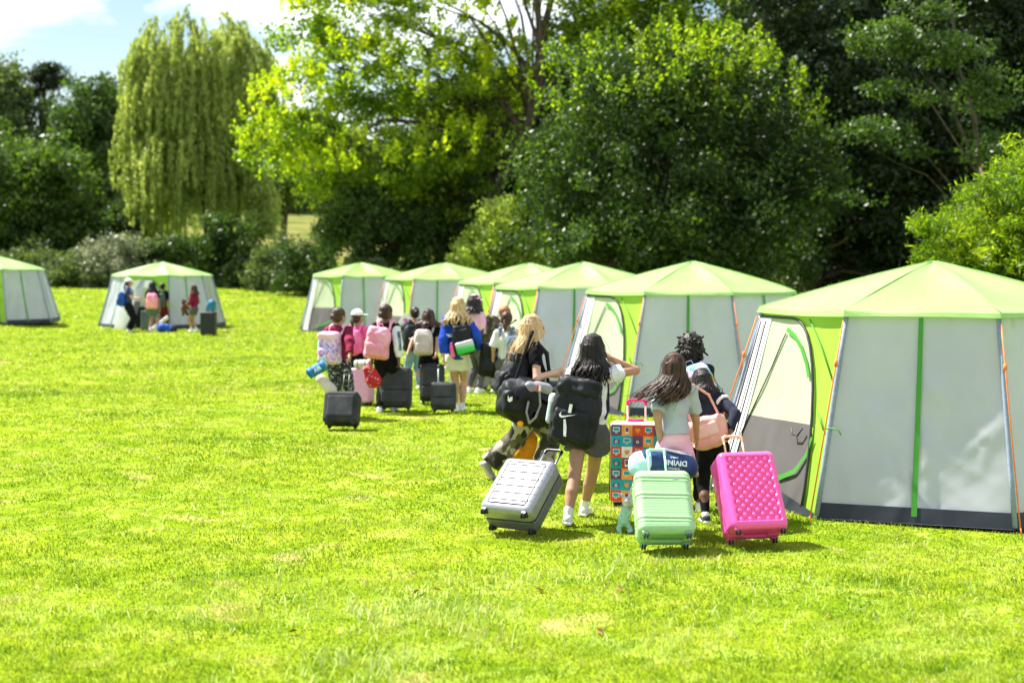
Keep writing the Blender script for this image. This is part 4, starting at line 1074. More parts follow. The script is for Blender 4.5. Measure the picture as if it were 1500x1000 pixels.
def rucksack(P,label,mat,w=.30,h=.44,d=.17,up=.175,shift=0.0,mat2=None,pocket=True,pocket_mat=None,strap_mat=None,rnd=.06,tilt=0.0,group='rucksacks worn by the campers',out=0.0,straps=True,flap=False,extra=None,name='rucksack',roll=0.0,noise=.004,taper=.25,side=None):
    """a rucksack on the back of person P; its own top-level thing"""
    H=P.h; base=P.tp(shift,-.066-out,up); d=d*.82
    if side is not None: base=npv(side)
    M4=P.mw@Matrix.Translation(Vector(base))
    R3=P.Rt@rotm('X',tilt)@rotm('Y',roll)
    root=empty(name,(0,0,0)); 
    Mw=M4@Matrix(np.array(R3).tolist()).to_4x4()
    root.matrix_world=Mw; root.location=Mw.to_translation(); root.rotation_euler=Mw.to_euler()
    tag(root,label,'rucksack',group)
    vox=P.vox
    q=S()
    def wp(p):
        p=p.copy(); f=1+taper*np.clip(p[...,2]/(h/2),-.3,1)**2*np.sign(p[...,2])*1.0
        p[...,0]*=np.where(p[...,2]>0,f,1); p[...,1]*=np.where(p[...,2]>0,f,1); return p
    yc=-d/2
    q.box((0,yc,0),(w/2,d/2,h/2),min(rnd,d*.45),None,.01,0,warp=wp)
    q.box((0,yc-d*.40,-h*.04),(w*.44,d*.2,h*.40),.04,None,.02,0,warp=wp)
    q.mesh('pack_body',mat,vox,root,noise=noise,nf=22,seed=int(w*1000))
    if pocket:
        q=S(); q.box((0,yc-d*.60,-h*.20),(w*.38,d*.22,h*.22),.035,None,.01); q.mesh('front_pocket',pocket_mat or mat,vox,root,noise=noise*.7,nf=25)
    sm=strap_mat or mat
    q=S(); q.chain([(-.035,-.01,h*.49),(-.025,-.01,h*.49+.045),(.025,-.01,h*.49+.045),(.035,-.01,h*.49)],max(.007,vox*.55),k=.004); q.mesh('top_handle',sm,vox,root)
    if straps:
        inv=np.array(Mw.inverted().to_3x3()); 
        toL=lambda p: npv(Mw.inverted()@(P.mw@Vector(p)))
        for sx in(-1,1):
            pts=[toL(P.tp(sx*.055+0,-.075,.27)),toL(P.tp(sx*.062,-.045,.335)),toL(P.tp(sx*.066,.02,.345)),toL(P.tp(sx*.068,.078,.28)),toL(P.tp(sx*.078,.088,.18)),toL(P.tp(sx*.098,.03,.10)),toL(P.tp(sx*.10,-.06,.06))]
            q=S(); q.chain(pts,[.018,.022,.022,.022,.018,.012,.010],k=.01,sq=None); q.mesh('shoulder_strap',sm,vox,root)
    if flap:
        q=S(); q.box((0,yc-.01,h*.36),(w*.47,d*.62,h*.13),.05,None,.01); q.mesh('lid',mat2 or mat,vox,root,noise=noise,nf=25)
    if extra: extra(root,w,h,d,vox)
    return root
def grip_at(P,side): return P.W(P.LH if side=='L' else P.RH)
# ------------------------------------------------------------------ luggage
BLKPL=cloth('black_plastic',(.012,.012,.013),rough=.4,bump=0,spec=.5); CHROME=cloth('brushed_alloy',(.62,.62,.64),rough=.28,bump=0,metal=1.0)
RUB=cloth('wheel_rubber',(.02,.02,.02),rough=.7,bump=0); GOLD=cloth('pale_gold',(.80,.55,.32),rough=.35,bump=0,metal=.6)
def case(label,w,h,d,pivot,yaw,tilt,mat,vox=.007,rnd=.06,disp=None,band=None,handle_to=None,handle_len=.4,handle_mat=None,grip_mat=None,wheel_mat=None,group='wheeled suitcases pulled over the grass',name='suitcase',soft=False,wheels=True,backmat=None,extra=None,noise=0,hw=.16,cat='suitcase',wr=.028):
    """local frame: x width, -y the front face, z up; pivot = rear bottom edge on the ground, top leans to +y"""
    root=empty(name,pivot); root.rotation_mode='ZXY' if False else 'XYZ'
    M=Matrix.Translation(Vector(pivot))@Matrix.Rotation(yaw,4,'Z')@Matrix.Rotation(-tilt,4,'X')
    root.location=M.to_translation(); root.rotation_euler=M.to_euler(); tag(root,label,cat,group)
    c=(0,-d/2,h/2+wr)
    q=S(); q.box(c,(w/2,d/2,h/2),rnd,None,0,0)
    if disp: q.disp(lambda P:disp((P-np.array(c)),w,h,d))
    mats=[mat]
    if backmat is None and band is None:
        q.mesh('shell',mat,vox,root,noise=noise,nf=18)
    else:
        q.cut((0,-d*.5-.008,0),(0,1,0)); q.mesh('front_shell',mat,vox,root,noise=noise,nf=18)
        q2=S(); q2.box(c,(w/2,d/2,h/2),rnd,None,0,0)
        if disp: q2.disp(lambda P:disp((P-np.array(c)),w,h,d))
        q2.cut((0,-d*.5+.010,0),(0,-1,0)); q2.mesh('rear_shell',backmat or mat,vox,root,noise=noise,nf=18)
        q3=S(); q3.box(c,(w/2-.005,.012,h/2-.005),min(rnd,.0119),None,0,0)
        q3=S(); q3.box(c,(w/2-.006,d/2-.006,h/2-.006),rnd-.004,None,0,0); q3.cut((0,-d*.5-.009,0),(0,-1,0)); q3.cut((0,-d*.5+.011,0),(0,1,0)); q3.mesh('zip_band',band or BLKPL,vox,root)
    if wheels:
        wm=wheel_mat or BLKPL
        for sx in(-1,1):
            for yy in(-.035,-d+.045):
                q=S(); o=np.array([sx*(w/2-.055),yy,wr])
                q.box(o+[0,0,.006],(.028,.028,.016),.01,None,.006,0); q.rc(o+[0,0,.004],o+[0,-.008,-.012],.017,.014,k=.006)
                for s2 in(-1,1): q.rc(o+[s2*.010-.004*s2,-.010,-.018],o+[s2*.016,-.010,-.018],.022 if wr>.02 else .016,k=0,mat=1,cap=(s2,0,0),cap0=(-s2,0,0))
                q.mesh('caster',[wm,RUB],min(vox,.006),root)
    hm=handle_mat or CHROME; gm=grip_mat or BLKPL
    if handle_len>0:
        z0=h+wr-.01; z1=h+wr+handle_len
        mb=MB()
        for sx in(-1,1): mb.tube([(sx*hw/2,-.035,z0),(sx*hw/2,-.035,z1-.02)],.0085,8)
        rr=mb
        o=root
        # two rods are separate parts
        for sx in(-1,1):
            m1=MB(); m1.tube([(sx*hw/2,-.035,z0),(sx*hw/2,-.035,z1-.015)],.0085,8); m1.build('handle_rod',hm,root,smooth=True)
        q=S(); q.chain([(-hw/2,-.035,z1-.035),(-hw/2,-.035,z1-.008),(-hw/2+.02,-.035,z1+.006),(hw/2-.02,-.035,z1+.006),(hw/2,-.035,z1-.008),(hw/2,-.035,z1-.035)],.0125,k=.006); q.mesh('handle_grip',gm,.006,root)
    q=S(); q.chain([(-.07,-d*.42,h+wr-.004),(-.055,-d*.42,h+wr+.018),(.055,-d*.42,h+wr+.018),(.07,-d*.42,h+wr-.004)],.009,k=.006); q.mesh('carry_handle',gm,max(.006,vox*.8),root)
    if extra: extra(root,w,h,d,wr)
    return root,M
def simple(name,label,cat,loc,rot,sdf,mats,vox=.01,group=None,noise=0,nf=20,part=None):
    if part is None:
        o=sdf.mesh(name,mats,vox,None,noise=noise,nf=nf); o.location=loc; o.rotation_euler=rot; tag(o,label,cat,group); return o
    root=empty(name,loc); root.rotation_euler=rot; tag(root,label,cat,group); sdf.mesh(part,mats,vox,root,noise=noise,nf=nf); return root
# ------------------------------------------------------------------ cloth library
c_black=C_('cloth_black',(.006,.006,.007),(.014,.014,.016),wr=.3,spec=.08); c_nylon=C_('nylon_black',(.006,.0065,.008),(.016,.017,.021),rough=.55,spec=.22,wr=.45,bump=.1)
c_white=C_('cloth_white',(.70,.70,.72),(.78,.78,.80)); c_grey=C_('cloth_grey_tee',(.34,.38,.45),(.42,.46,.53)); c_pinks=C_('cloth_pink_shorts',(.78,.42,.50),(.84,.50,.57))
c_navy=C_('cloth_navy',(.012,.015,.030),(.022,.026,.045)); c_char=C_('cloth_charcoal',(.075,.075,.082),(.11,.11,.115)); c_maroon=C_('cloth_maroon',(.16,.008,.035),(.23,.014,.05))
c_royal=C_('cloth_royal_blue',(.008,.045,.36),(.015,.07,.48)); c_cream=C_('cloth_cream',(.62,.60,.48),(.70,.68,.56)); c_lpink=C_('cloth_light_pink',(.75,.42,.56),(.83,.52,.64)); c_hpink=C_('cloth_hot_pink',(.80,.12,.33),(.88,.2,.42))
c_jean=C_('cloth_denim',(.14,.24,.38),(.24,.36,.52)); c_bpink=C_('cloth_backpack_pink',(.80,.30,.42),(.88,.40,.50),rough=.6); c_beige=C_('cloth_beige',(.55,.46,.42),(.64,.56,.52)); c_green=C_('cloth_dark_green',(.02,.10,.06),(.04,.16,.09))
c_grn2=C_('cloth_shorts_green',(.07,.14,.12),(.11,.19,.16)); c_blue=C_('cloth_blue',(.01,.05,.30),(.02,.09,.45),rough=.6); c_burg=C_('cloth_burgundy',(.10,.012,.02),(.15,.02,.03)); c_wgrey=C_('cloth_warm_white',(.55,.54,.52),(.63,.62,.60))
c_orange=C_('cloth_orange',(.85,.30,.01),(.90,.38,.02),rough=.6); c_blush=C_('leather_blush',(.74,.36,.30),(.80,.44,.36),rough=.5,wr=.4); c_matb=C_('mat_blue',(.01,.16,.42),(.015,.21,.50),rough=.6)
c_orwh=C_('cloth_white_cap',(.75,.74,.70),wr=0); c_pcap=C_('cloth_pink_cap',(.72,.40,.48),wr=0); c_silverp=C_('cloth_grey_panel',(.20,.20,.22),(.30,.30,.32),rough=.5)
sh_dark=C_('shoe_dark',(.03,.03,.035),wr=0); sh_grey=C_('shoe_grey',(.30,.31,.33),(.4,.4,.42),wr=0); sl_tan=C_('sole_tan',(.62,.52,.40),wr=0); sh_white=C_('shoe_white',(.72,.72,.70),wr=0)
sk_white=C_('sock_white',(.74,.74,.74),wr=0)
def patt(name,cols,scale,rough=.7,kind='F1',stretch=(1,1,1),rnd=1.0,const=True):
    m,nt,out=_nt(name); L=nt.links.new; tc=N(nt,'ShaderNodeTexCoord'); mp=N(nt,'ShaderNodeMapping'); mp.inputs['Scale'].default_value=stretch; L(tc.outputs['Object'],mp.inputs[0])
    nz=N(nt,'ShaderNodeTexNoise'); nz.inputs['Scale'].default_value=scale*.6; ad=N(nt,'ShaderNodeMix',data_type='RGBA'); ad.inputs[0].default_value=.06; L(mp.outputs[0],nz.inputs['Vector']); L(mp.outputs[0],ad.inputs[6]); L(nz.outputs[1],ad.inputs[7])
    v=N(nt,'ShaderNodeTexVoronoi'); v.inputs['Scale'].default_value=scale; v.inputs['Randomness'].default_value=rnd; L(ad.outputs[2],v.inputs['Vector'])
    sp=N(nt,'ShaderNodeSeparateColor'); L(v.outputs['Color'],sp.inputs[0]); n=len(cols)
    r=N(nt,'ShaderNodeValToRGB'); r.color_ramp.interpolation='CONSTANT' if const else 'LINEAR'; e=r.color_ramp.elements
    while len(e)<n: e.new(.5)
    for i,(el,c) in enumerate(zip(e,cols)): el.position=i/n; el.color=(*c,1)
    L(sp.outputs[0],r.inputs[0]); p=N(nt,'ShaderNodeBsdfPrincipled'); p.inputs['Roughness'].default_value=rough; p.inputs['Specular IOR Level'].default_value=.25; L(r.outputs[0],p.inputs['Base Color']); L(p.outputs[0],out.inputs[0]); MATS[name]=m; return m
c_camo=patt('camouflage_cloth',[(.05,.042,.034),(.30,.26,.22),(.10,.085,.06),(.02,.018,.016),(.42,.38,.33),(.14,.12,.085)],17,stretch=(1,1,.7))
c_spot=patt('spotted_print',[(.012,.012,.02),(.012,.012,.02),(.012,.012,.02),(.03,.04,.07),(.36,.38,.44)],62)
c_flor=patt('floral_print',[(.70,.35,.62),(.62,.50,.80),(.20,.22,.60),(.80,.55,.75),(.30,.55,.75),(.66,.18,.42),(.75,.6,.85)],38)
c_multi=patt('patchwork_print',[(.85,.75,.85),(.85,.42,.02),(.18,.48,.70),(.9,.62,.05),(.75,.6,.85),(.06,.10,.3),(.45,.75,.85)],9)
c_hcamo=patt('dark_camo_print',[(.03,.03,.02),(.09,.06,.035),(.02,.035,.02),(.16,.11,.07)],16)
c_dusk=patt('pink_orange_print',[(.85,.22,.45),(.88,.30,.40),(.85,.40,.30),(.9,.35,.55)],14)
c_polka=None
def polka():
    m,nt,out=_nt('polka_dot_cloth'); L=nt.links.new; tc=N(nt,'ShaderNodeTexCoord'); v=N(nt,'ShaderNodeTexVoronoi'); v.inputs['Scale'].default_value=24; v.inputs['Randomness'].default_value=.35; L(tc.outputs['Object'],v.inputs['Vector'])
    c=ramp(nt,v.outputs['Distance'],[(.20,(.85,.75,.72)),(.24,(.50,.008,.02))]); p=N(nt,'ShaderNodeBsdfPrincipled'); L(c,p.inputs['Base Color']); p.inputs['Roughness'].default_value=.7; L(p.outputs[0],out.inputs[0]); return m
c_polka=polka()
def fademat():
    m,nt,out=_nt('white_to_green_pocket'); L=nt.links.new; tc=N(nt,'ShaderNodeTexCoord'); sx=N(nt,'ShaderNodeSeparateXYZ'); L(tc.outputs['Generated'],sx.inputs[0]); c=ramp(nt,sx.outputs[2],[(.15,(.01,.40,.05)),(.45,(.04,.5,.12)),(.75,(.6,.62,.68))]); p=N(nt,'ShaderNodeBsdfPrincipled'); L(c,p.inputs['Base Color']); p.inputs['Roughness'].default_value=.35; L(p.outputs[0],out.inputs[0]); return m
c_fade=fademat()
p_silver=cloth('case_silver',(.31,.31,.345),(.35,.35,.385),rough=.36,metal=.45,bump=0,spec=.6,coat=.3); p_green=cloth('case_mint_green',(.31,.53,.26),(.34,.57,.29),rough=.36,bump=0,spec=.5,coat=.2); p_pink=cloth('case_hot_pink',(.93,.085,.38),(.95,.10,.41),rough=.2,bump=0,spec=.5,coat=.4)
p_lilac=cloth('case_lilac',(.70,.33,.60),(.74,.38,.64),rough=.4,bump=0); c_scase=C_('soft_case_dark_grey',(.020,.021,.025),(.038,.040,.045),rough=.65,wr=.2); c_scase2=C_('soft_case_grey',(.036,.037,.042),(.058,.060,.068),rough=.65,wr=.2)
c_bcase=C_('soft_case_beige',(.27,.24,.24),(.34,.31,.30),rough=.7,wr=.2)
w_print=cloth('white_print',(.75,.75,.78),bump=0,rough=.5)
print('MATS',time.time()-T0)
GA='girls towing the big suitcases'
def Gp(px,py): return G(px,py)
# ============ nearest group ==================================================
# --- girl with blonde hair, camouflage trousers
d1=G(778,703)
P1=person('long blonde haired girl in black tee and camouflage trousers striding right',d1,R(-72),1.63,skin=SK_L,lean=-.01,head_pitch=-.02,
  RH=AT(826,551,13.85),LH=AT(838,556,14.15),RF=AT(716,692,14.05),LF=G(792,703),rf_pitch=-.95,lf_pitch=.0,elR=(.25,-1,-.3),elL=(-.3,-1,-.3),hipdrop=.035,
  top=dict(mat=c_black,sleeve=.55,hem=-.01,name='shirt'),bottom=dict(kind='long',mat=c_camo,w=1.32,hem=.052,wr=.010,name='trousers'),shoe=sh_grey,sole=sl_tan,
  hair=dict(kind='long',mat=H_BLD,len=.15,wave=.004,spread=.3,wind=(.0,-.03,0)),gripL=.9,gripR=.5,seed=1,vox=.0085,group=GA)
rucksack(P1,'black rucksack on the back of the blonde girl',c_nylon,w=.32,h=.46,d=.22,up=.12,tilt=-.45,flap=True,taper=.1,noise=.016)
def duffel():
    c=AT(777,587,13.65); root=empty('duffel_bag',c,rz=R(18),ry=R(7)); tag(root,'large black duffel bag slung at the hip of the blonde girl, orange tag below','duffel bag')
    q=S(); q.box((0,0,0),(.32,.16,.20),.13,None,.02); q.box((.14,0,-.03),(.32,.16,.21),.12,None,.05); q.mesh('bag_body',c_nylon,.010,root,noise=.022,nf=17)
    q=S(); q.box((.02,-.07,.135),(.15,.10,.06),.05,None,.01); q.mesh('top_pocket',c_silverp,.010,root,noise=.008,nf=25)
    q=S(); q.box((-.255,-.10,-.02),(.06,.07,.12),.055,None,.01); q.mesh('end_pocket',c_nylon,.010,root,noise=.006,nf=25)
    q=S(); q.chain([(.02,-.17,.10),(.035,-.195,-.02),(.0,-.20,-.14),(-.05,-.185,-.20),(-.09,-.18,-.10),(-.08,-.175,.0)],.012,k=.005); q.mesh('webbing_strap',c_silverp,.009,root)
    q=S(); q.chain([(-.18,.0,.17),(-.10,.06,.42),(-.02,.16,.62),(.06,.30,.70),(.14,.40,.60),(.20,.38,.36),(.24,.16,.16)],.017,k=.01); q.mesh('shoulder_strap',c_black,.010,root)
    q=S(); q.ell((-.135,-.17,-.215),(.032,.018,.028)); q.mesh('orange_tag',c_orange,.007,root)
    for x,z in((-.012,.125),(-.012,.105)): pass
    mb=MB(); mb.box((-.005,-.178,.135),(.008,.003,.032)); mb.build('red_zip_pull',cloth('red_plastic',(.6,.05,.02),bump=0),root)
    mb=MB(); mb.box((.016,-.178,.140),(.011,.003,.026)); mb.build('white_tag',w_print,root)
    # little bird-like emblem on the bag end
    mb=MB(); yy=-.176; v=[(-.29,yy,.045),(-.275,yy,.01),(-.265,yy,.03),(-.245,yy,.035),(-.24,yy,.0),(-.265,yy,-.02),(-.285,yy,-.01)]
    mb.add(v+[(a,b+.004,c_) for a,b,c_ in v],[tuple(range(7)),tuple(range(13,6,-1))]+[(i,(i+1)%7,(i+1)%7+7,i+7) for i in range(7)]); mb.build('emblem',w_print,root)
duffel()
q=S(); q.box((0,0,0),(.10,.05,.15),.045,None,.01); q.rc((0,0,.1),(.03,0,.24),.035,.014,k=.04); q.ell((-.05,0,-.10),(.10,.05,.07),k=.03)
simple('drawstring_bag','bright orange drawstring bag hanging behind the legs of the blonde girl','bag',AT(771,655,14.2),(0,.25,0),q,c_orange,.011,noise=.012,nf=24,part='bag_body')
q=S(); q.box((0,0,0),(.075,.0045,.055),.004,rotm('X',.5)@rotm('Z',.1),0); q.box((.045,.01,.02),(.06,.004,.045),.003,rotm('X',.2)@rotm('Y',.35),0)
simple('paper_booklet','folded white papers held out by the blonde girl','papers',AT(836,546,13.85),(.2,.1,.15),q,w_print,.005)
# --- girl with hand to her head
P2=person('dark wavy haired girl in white tee raising one hand to her head',G(862,762),R(-14),1.50,skin=SK_M,side=.05,lean=.03,twist=0,head_yaw=-.25,
  LH=AT(813,648,11.62),RH=AT(895,525,11.72),LF=G(831,771),RF=G(856,755),lf_pitch=-.1,rf_pitch=-.0,elR=(1,.7,-.12),elL=(-.6,-.6,-.2),knee=(.1,1,0),
  top=dict(mat=c_white,sleeve=.40,sw=1.2,hem=-.05,flare=1.12,inf=.004),bottom=dict(kind='shorts',mat=c_char,len=.42,w=1.12),sock=(sk_white,.22),
  hair=dict(kind='wavy',mat=H_BLK,len=.155,wave=.013,wind=(.0,0,0)),gripL=1.25,gripR=.5,curlR=(-.6,.2,.7),seed=2,vox=.008,group=GA)
def p2extra(root,w,h,d,vox):
    y=-d*1.32-.003
    mb=MB()
    def poly(pts,nm,yy=y):
        mb=MB(); n=len(pts); v=[(a,yy,b) for a,b in pts]+[(a,yy+.03,b) for a,b in pts]; mb.add(v,[tuple(range(n)),tuple(range(2*n-1,n-1,-1))]+[(i,(i+1)%n,(i+1)%n+n,i+n) for i in range(n)]); mb.build(nm,w_print,root)
    poly([(-.035,-.015),(-.012,-.015),(-.012,.055),(-.035,.055)],'reflective_bar')
    poly([(-.04,-.205),(-.018,-.21),(-.025,-.14),(-.045,-.07),(-.062,-.075),(-.052,-.13)],'reflective_bar')
    sw=[(-.105,-.040),(-.098,-.058),(-.080,-.064),(-.06,-.058),(.04,-.018),(-.05,-.042),(-.076,-.048),(-.088,-.042),(-.092,-.028),(-.088,-.012)]
    poly(sw,'tick_emblem',y-.004)
    q=S(); q.rc((-w*.52,-.06,-.10),(-w*.52,-.06,.06),.032,k=0); q.rc((-w*.52,-.06,.06),(-w*.52,-.06,.085),.036,k=.0,mat=1); q.mesh('water_bottle',[cloth('bottle_grey',(.4,.48,.5),bump=0,rough=.3),w_print],.007,root)
rucksack(P2,'big black rucksack with white tick emblem on the girl in the white tee',c_nylon,w=.40,h=.56,d=.19,up=.085,shift=-.055,roll=.10,tilt=-.10,flap=True,taper=.22,noise=.013,extra=p2extra,rnd=.08)
def d_silver(P,w,h,d):
    x,y,z=P[...,0],P[...,1],P[...,2]; o=np.zeros(x.shape)
    for zz in np.linspace(-h*.5+.10,h*.5-.09,6): o=np.maximum(o,np.clip(1-np.abs(z-zz)/.009,0,1)*(np.abs(x)<w))
    g=np.clip(1-np.abs(np.abs(x)-w*.36)/.009,0,1)*(y<-d*.3)*(np.abs(z)<h*.40); g2=np.clip(1-np.abs(np.abs(z)-h*.40)/.009,0,1)*(np.abs(x)<w*.36)*(y<-d*.3)
    return .004*np.maximum(np.maximum(o*(np.abs(z)<h*.42),g),g2)
def sx(root,w,h,d,wr):
    mb=MB(); y=-d-.003; m=cloth('groove_shade',(.04,.028,.046),bump=0,rough=.5)  # raised dark strips standing in for the shade inside the shell grooves
    for zz in np.linspace(-h*.5+.10,h*.5-.09,6): mb.box((0,y,h/2+wr+zz),(w*.5-.058,.003,.0042))
    for sg in(-1,1):
        mb.box((sg*w*.36,y-.0004,h/2+wr),(.0042,.003,h*.385)); mb.box((0,y-.0004,h/2+wr+sg*h*.385),(w*.36,.003,.0042))
    mb.build('groove_shade_lines',m,root)
S1,_=case('silver hard suitcase with ribbed shell leaning far over beside white sneakers',.47,.56,.27,G(750,784),R(-31),R(51),p_silver,vox=.0045,rnd=.055,disp=d_silver,band=BLKPL,backmat=cloth('case_dark_grey',(.10,.10,.11),rough=.35,bump=0,spec=.5),handle_len=.30,hw=.15,wr=.034,extra=sx)
# --- girl in grey tee and pink shorts
P3=person('long dark haired girl in pale grey tee and light pink shorts',G(988,780),R(0),1.385,skin=SK_M,fat=.92,lean=.05,side=-.02,head_yaw=.25,
  LH=AT(968,657,11.10),RH=AT(1021,653,11.35),LF=G(972,776),RF=G(1000,790),elL=(-.15,-1,-.2),elR=(.2,-1,-.2),
  top=dict(mat=c_grey,sleeve=.78,sw=1.12,hem=.055,flare=1.08,inf=.003),bottom=dict(kind='shorts',mat=c_pinks,len=.62,w=1.22,wr=.009),sock=(sk_white,.15),
  hair=dict(kind='wavy',mat=H_DBR,len=.19,wave=.010,n=50,wind=(-.11,-.02,.03),spread=1.7),gripL=1.25,gripR=.9,seed=3,vox=.008,group=GA)
q=S(); q.rc((-.012,0,0),(.012,0,0),.031,k=0); q.rc((-.02,0,0),(.02,0,0),.0265,k=0,mode='sub')
def d_green(P,w,h,d):
    x,y,z=P[...,0],P[...,1],P[...,2]; o=.0006*np.sin(z*2*math.pi/.024)*(np.abs(z)<h*.44)
    for z0 in(h*.33,h*.06,-h*.30):
        t=np.abs(z-z0+.03*x); o=o+.006*np.clip(1-t/.007,0,1)-.0035*np.clip(1-np.abs(t-.016)/.012,0,1)
    rec=(z<-h*.42)*1.0; b=np.clip((w*.30-np.abs(x))/.012,0,1)*np.clip((d*.24-np.abs(y+.02))/.012,0,1); return o*(1-rec)+rec*b*.012
def gx(root,w,h,d,wr):
    mb=MB(); mb.box((w*.22,-d-.001,h*.82+wr),(.022,.003,.0045)); mb.build('maker_plate',CHROME,root)
S2,_=case('mint green hard suitcase with ribbed face, blue roll resting on its top',.425,.53,.26,G(973,807),R(2),R(38),p_green,vox=.005,rnd=.06,disp=d_green,band=cloth('green_band',(.10,.30,.14),bump=0),handle_len=.28,hw=.13,handle_mat=cloth('mint_rod',(.35,.62,.5),bump=0,rough=.3),grip_mat=cloth('mint_rod',(.35,.62,.5),bump=0),wheel_mat=cloth('green_chrome',(.18,.32,.22),bump=0,rough=.3,metal=.5),wr=.03,extra=gx)
def sleeping_bag():
    c=AT(972,681,11.0); root=empty('sleeping_bag',c,rz=R(2),ry=R(5)); tag(root,'rolled navy bag with mint end lying across the mint green suitcase','sleeping bag')
    mint=C_('cloth_mint',(.42,.70,.72),(.52,.78,.80),rough=.5,wr=.4); nav=C_('cloth_blue_navy',(.008,.028,.11),(.015,.045,.16),rough=.45,wr=.4,spec=.4)
    q=S(); q.rc((-.14,0,0),(.17,0,0),.112,.105,k=.02); q.mesh('roll_body',nav,.007,root,noise=.007,nf=26)
    q=S(); q.rc((-.17,0,-.01),(-.115,0,0),.112,.116,k=.02,cap=(1,0,0)); q.mesh('end_panel',mint,.007,root,noise=.007,nf=26)
    q=S(); q.chain([(-.10,-.03,.112),(0,.0,.125),(.10,-.03,.115),(.20,-.02,.09)],.011,k=.006); q.mesh('carry_strap',w_print,.007,root)
    M=Matrix.Translation((.075,-.105,.040))@Matrix.Rotation(R(66),4,'X')@Matrix.Rotation(R(180),4,'Z')
    textmesh('lettering','DIVINE',.058,w_print,root,M,ext=.003,bold=.0012)
    M=Matrix.Translation((.065,-.088,.078))@Matrix.Rotation(R(45),4,'X')@Matrix.Rotation(R(180),4,'Z')
    textmesh('lettering','SINGLE',.018,w_print,root,M,ext=.003)
    M=Matrix.Translation((.065,-.112,-.004))@Matrix.Rotation(R(88),4,'X')@Matrix.Rotation(R(180),4,'Z')
    textmesh('lettering','SLEEPING',.022,w_print,root,M,ext=.002)
sleeping_bag()
# --- girl in navy jacket
P4=person('black haired girl in navy striped jacket bending towards the pink suitcase',G(1043,762),R(4),1.25,skin=SK_D,lean=.29,side=-.13,head_yaw=.3,head_pitch=-.25,
  RH=AT(1072,640,11.45),LH=AT(1032,650,11.7),LF=G(1034,766),RF=G(1054,752),elR=(.35,-.6,-.3),shoulders=((0,0),(-.01,-.01)),
  top=dict(mat=c_navy,sleeve=1.9,sw=1.1,hem=-.0,inf=.002,hood=True,name='jacket'),bottom=dict(kind='long',mat=c_black,w=1.0,len=.95,hem=.026,name='leggings',wr=.003),shoe=sh_dark,sole=sh_white,sock=(sk_white,.12),
  hair=dict(kind='long',mat=H_BLK,len=.10,wave=.004),gripR=1.2,seed=4,vox=.0085,group=GA)
# white jacket stripes
q=S(); sh,el=P4.shR,P4.eR
for t0,t1 in((.12,.24),):
    a=sh+(el-sh)*t0; b=sh+(el-sh)*t1; q.rc(a,b,.066,.064,k=.0,cap=(el-sh),cap0=-(el-sh))
st=q.mesh('sleeve_stripe',w_print,.008,P4.root)
q=S()
for hp in (1,):
    a=P4.root; 
def blush():
    c=AT(1038,632,11.52); root=empty('holdall',c,rz=R(8),ry=R(-18)); tag(root,'blush pink soft holdall hanging between the grey tee and the navy jacket','holdall')
    q=S(); q.box((0,0,0),(.16,.07,.13),.06,None,.02); q.mesh('bag_body',c_blush,.010,root,noise=.012,nf=18)
    q=S(); q.box((-.03,-.06,.03),(.10,.03,.06),.028,None,.01); q.mesh('front_pocket',C_('leather_pale_blush',(.76,.50,.42),(.80,.56,.48),rough=.5),.009,root,noise=.006)
    q=S(); q.chain([(-.12,0,.12),(-.11,.0,.28),(.0,.03,.40),(.10,.03,.28),(.12,0,.12)],.011,k=.01); q.mesh('bag_handle',c_blush,.009,root)
blush()
def d_pink(P,w,h,d):
    x,y,z=P[...,0],P[...,1],P[...,2]; p=.070
    u=(x+z)/p; v=(x-z)/p; q=(np.abs(np.sin(math.pi*u))*np.abs(np.sin(math.pi*v)))**.7
    mask=np.clip((w*.39-np.abs(x))/.012,0,1)*np.clip((h*.42-np.abs(z-.005))/.012,0,1)*(y<-d*.25)
    rec=(z<-h*.42)*np.clip((w*.22-np.abs(x))/.01,0,1)*np.clip((d*.26-np.abs(y+.02))/.012,0,1)*.012
    edge=.004*np.clip(1-np.abs(np.abs(y+d*.02)-.03)/.006,0,1)
    return mask*(1-q)*.021+rec+edge
S3,_=case('hot pink quilted hard suitcase with pale gold handle nearest the big tent',.46,.64,.27,G(1101,798),R(11),R(33),p_pink,vox=.004,rnd=.055,disp=d_pink,band=cloth('pink_band',(.60,.02,.22),bump=0),handle_len=.22,hw=.15,handle_mat=GOLD,grip_mat=GOLD,wheel_mat=cloth('pink_plastic',(.55,.08,.22),bump=0,rough=.3),wr=.032)
# --- curly haired girl with colourful pack
P5=person('curly black haired girl with colourful patchwork rucksack standing furthest forward',G(1010,748),R(-8),1.50,skin=SK_D,lean=.05,
  top=dict(mat=c_navy,sleeve=1.5,hem=-.03),bottom=dict(kind='long',mat=c_black,w=1.1),hair=dict(kind='curly',mat=H_BLK),seed=5,vox=.0095,group=GA)
rucksack(P5,'colourful patchwork rucksack on the curly haired girl',c_multi,w=.32,h=.42,d=.18,up=.19,shift=.045,roll=-.35,pocket_mat=patt('sky_patch',[(.25,.55,.72),(.35,.65,.80),(.9,.6,.05)],12),strap_mat=C_('strap_lilac',(.55,.45,.75)))
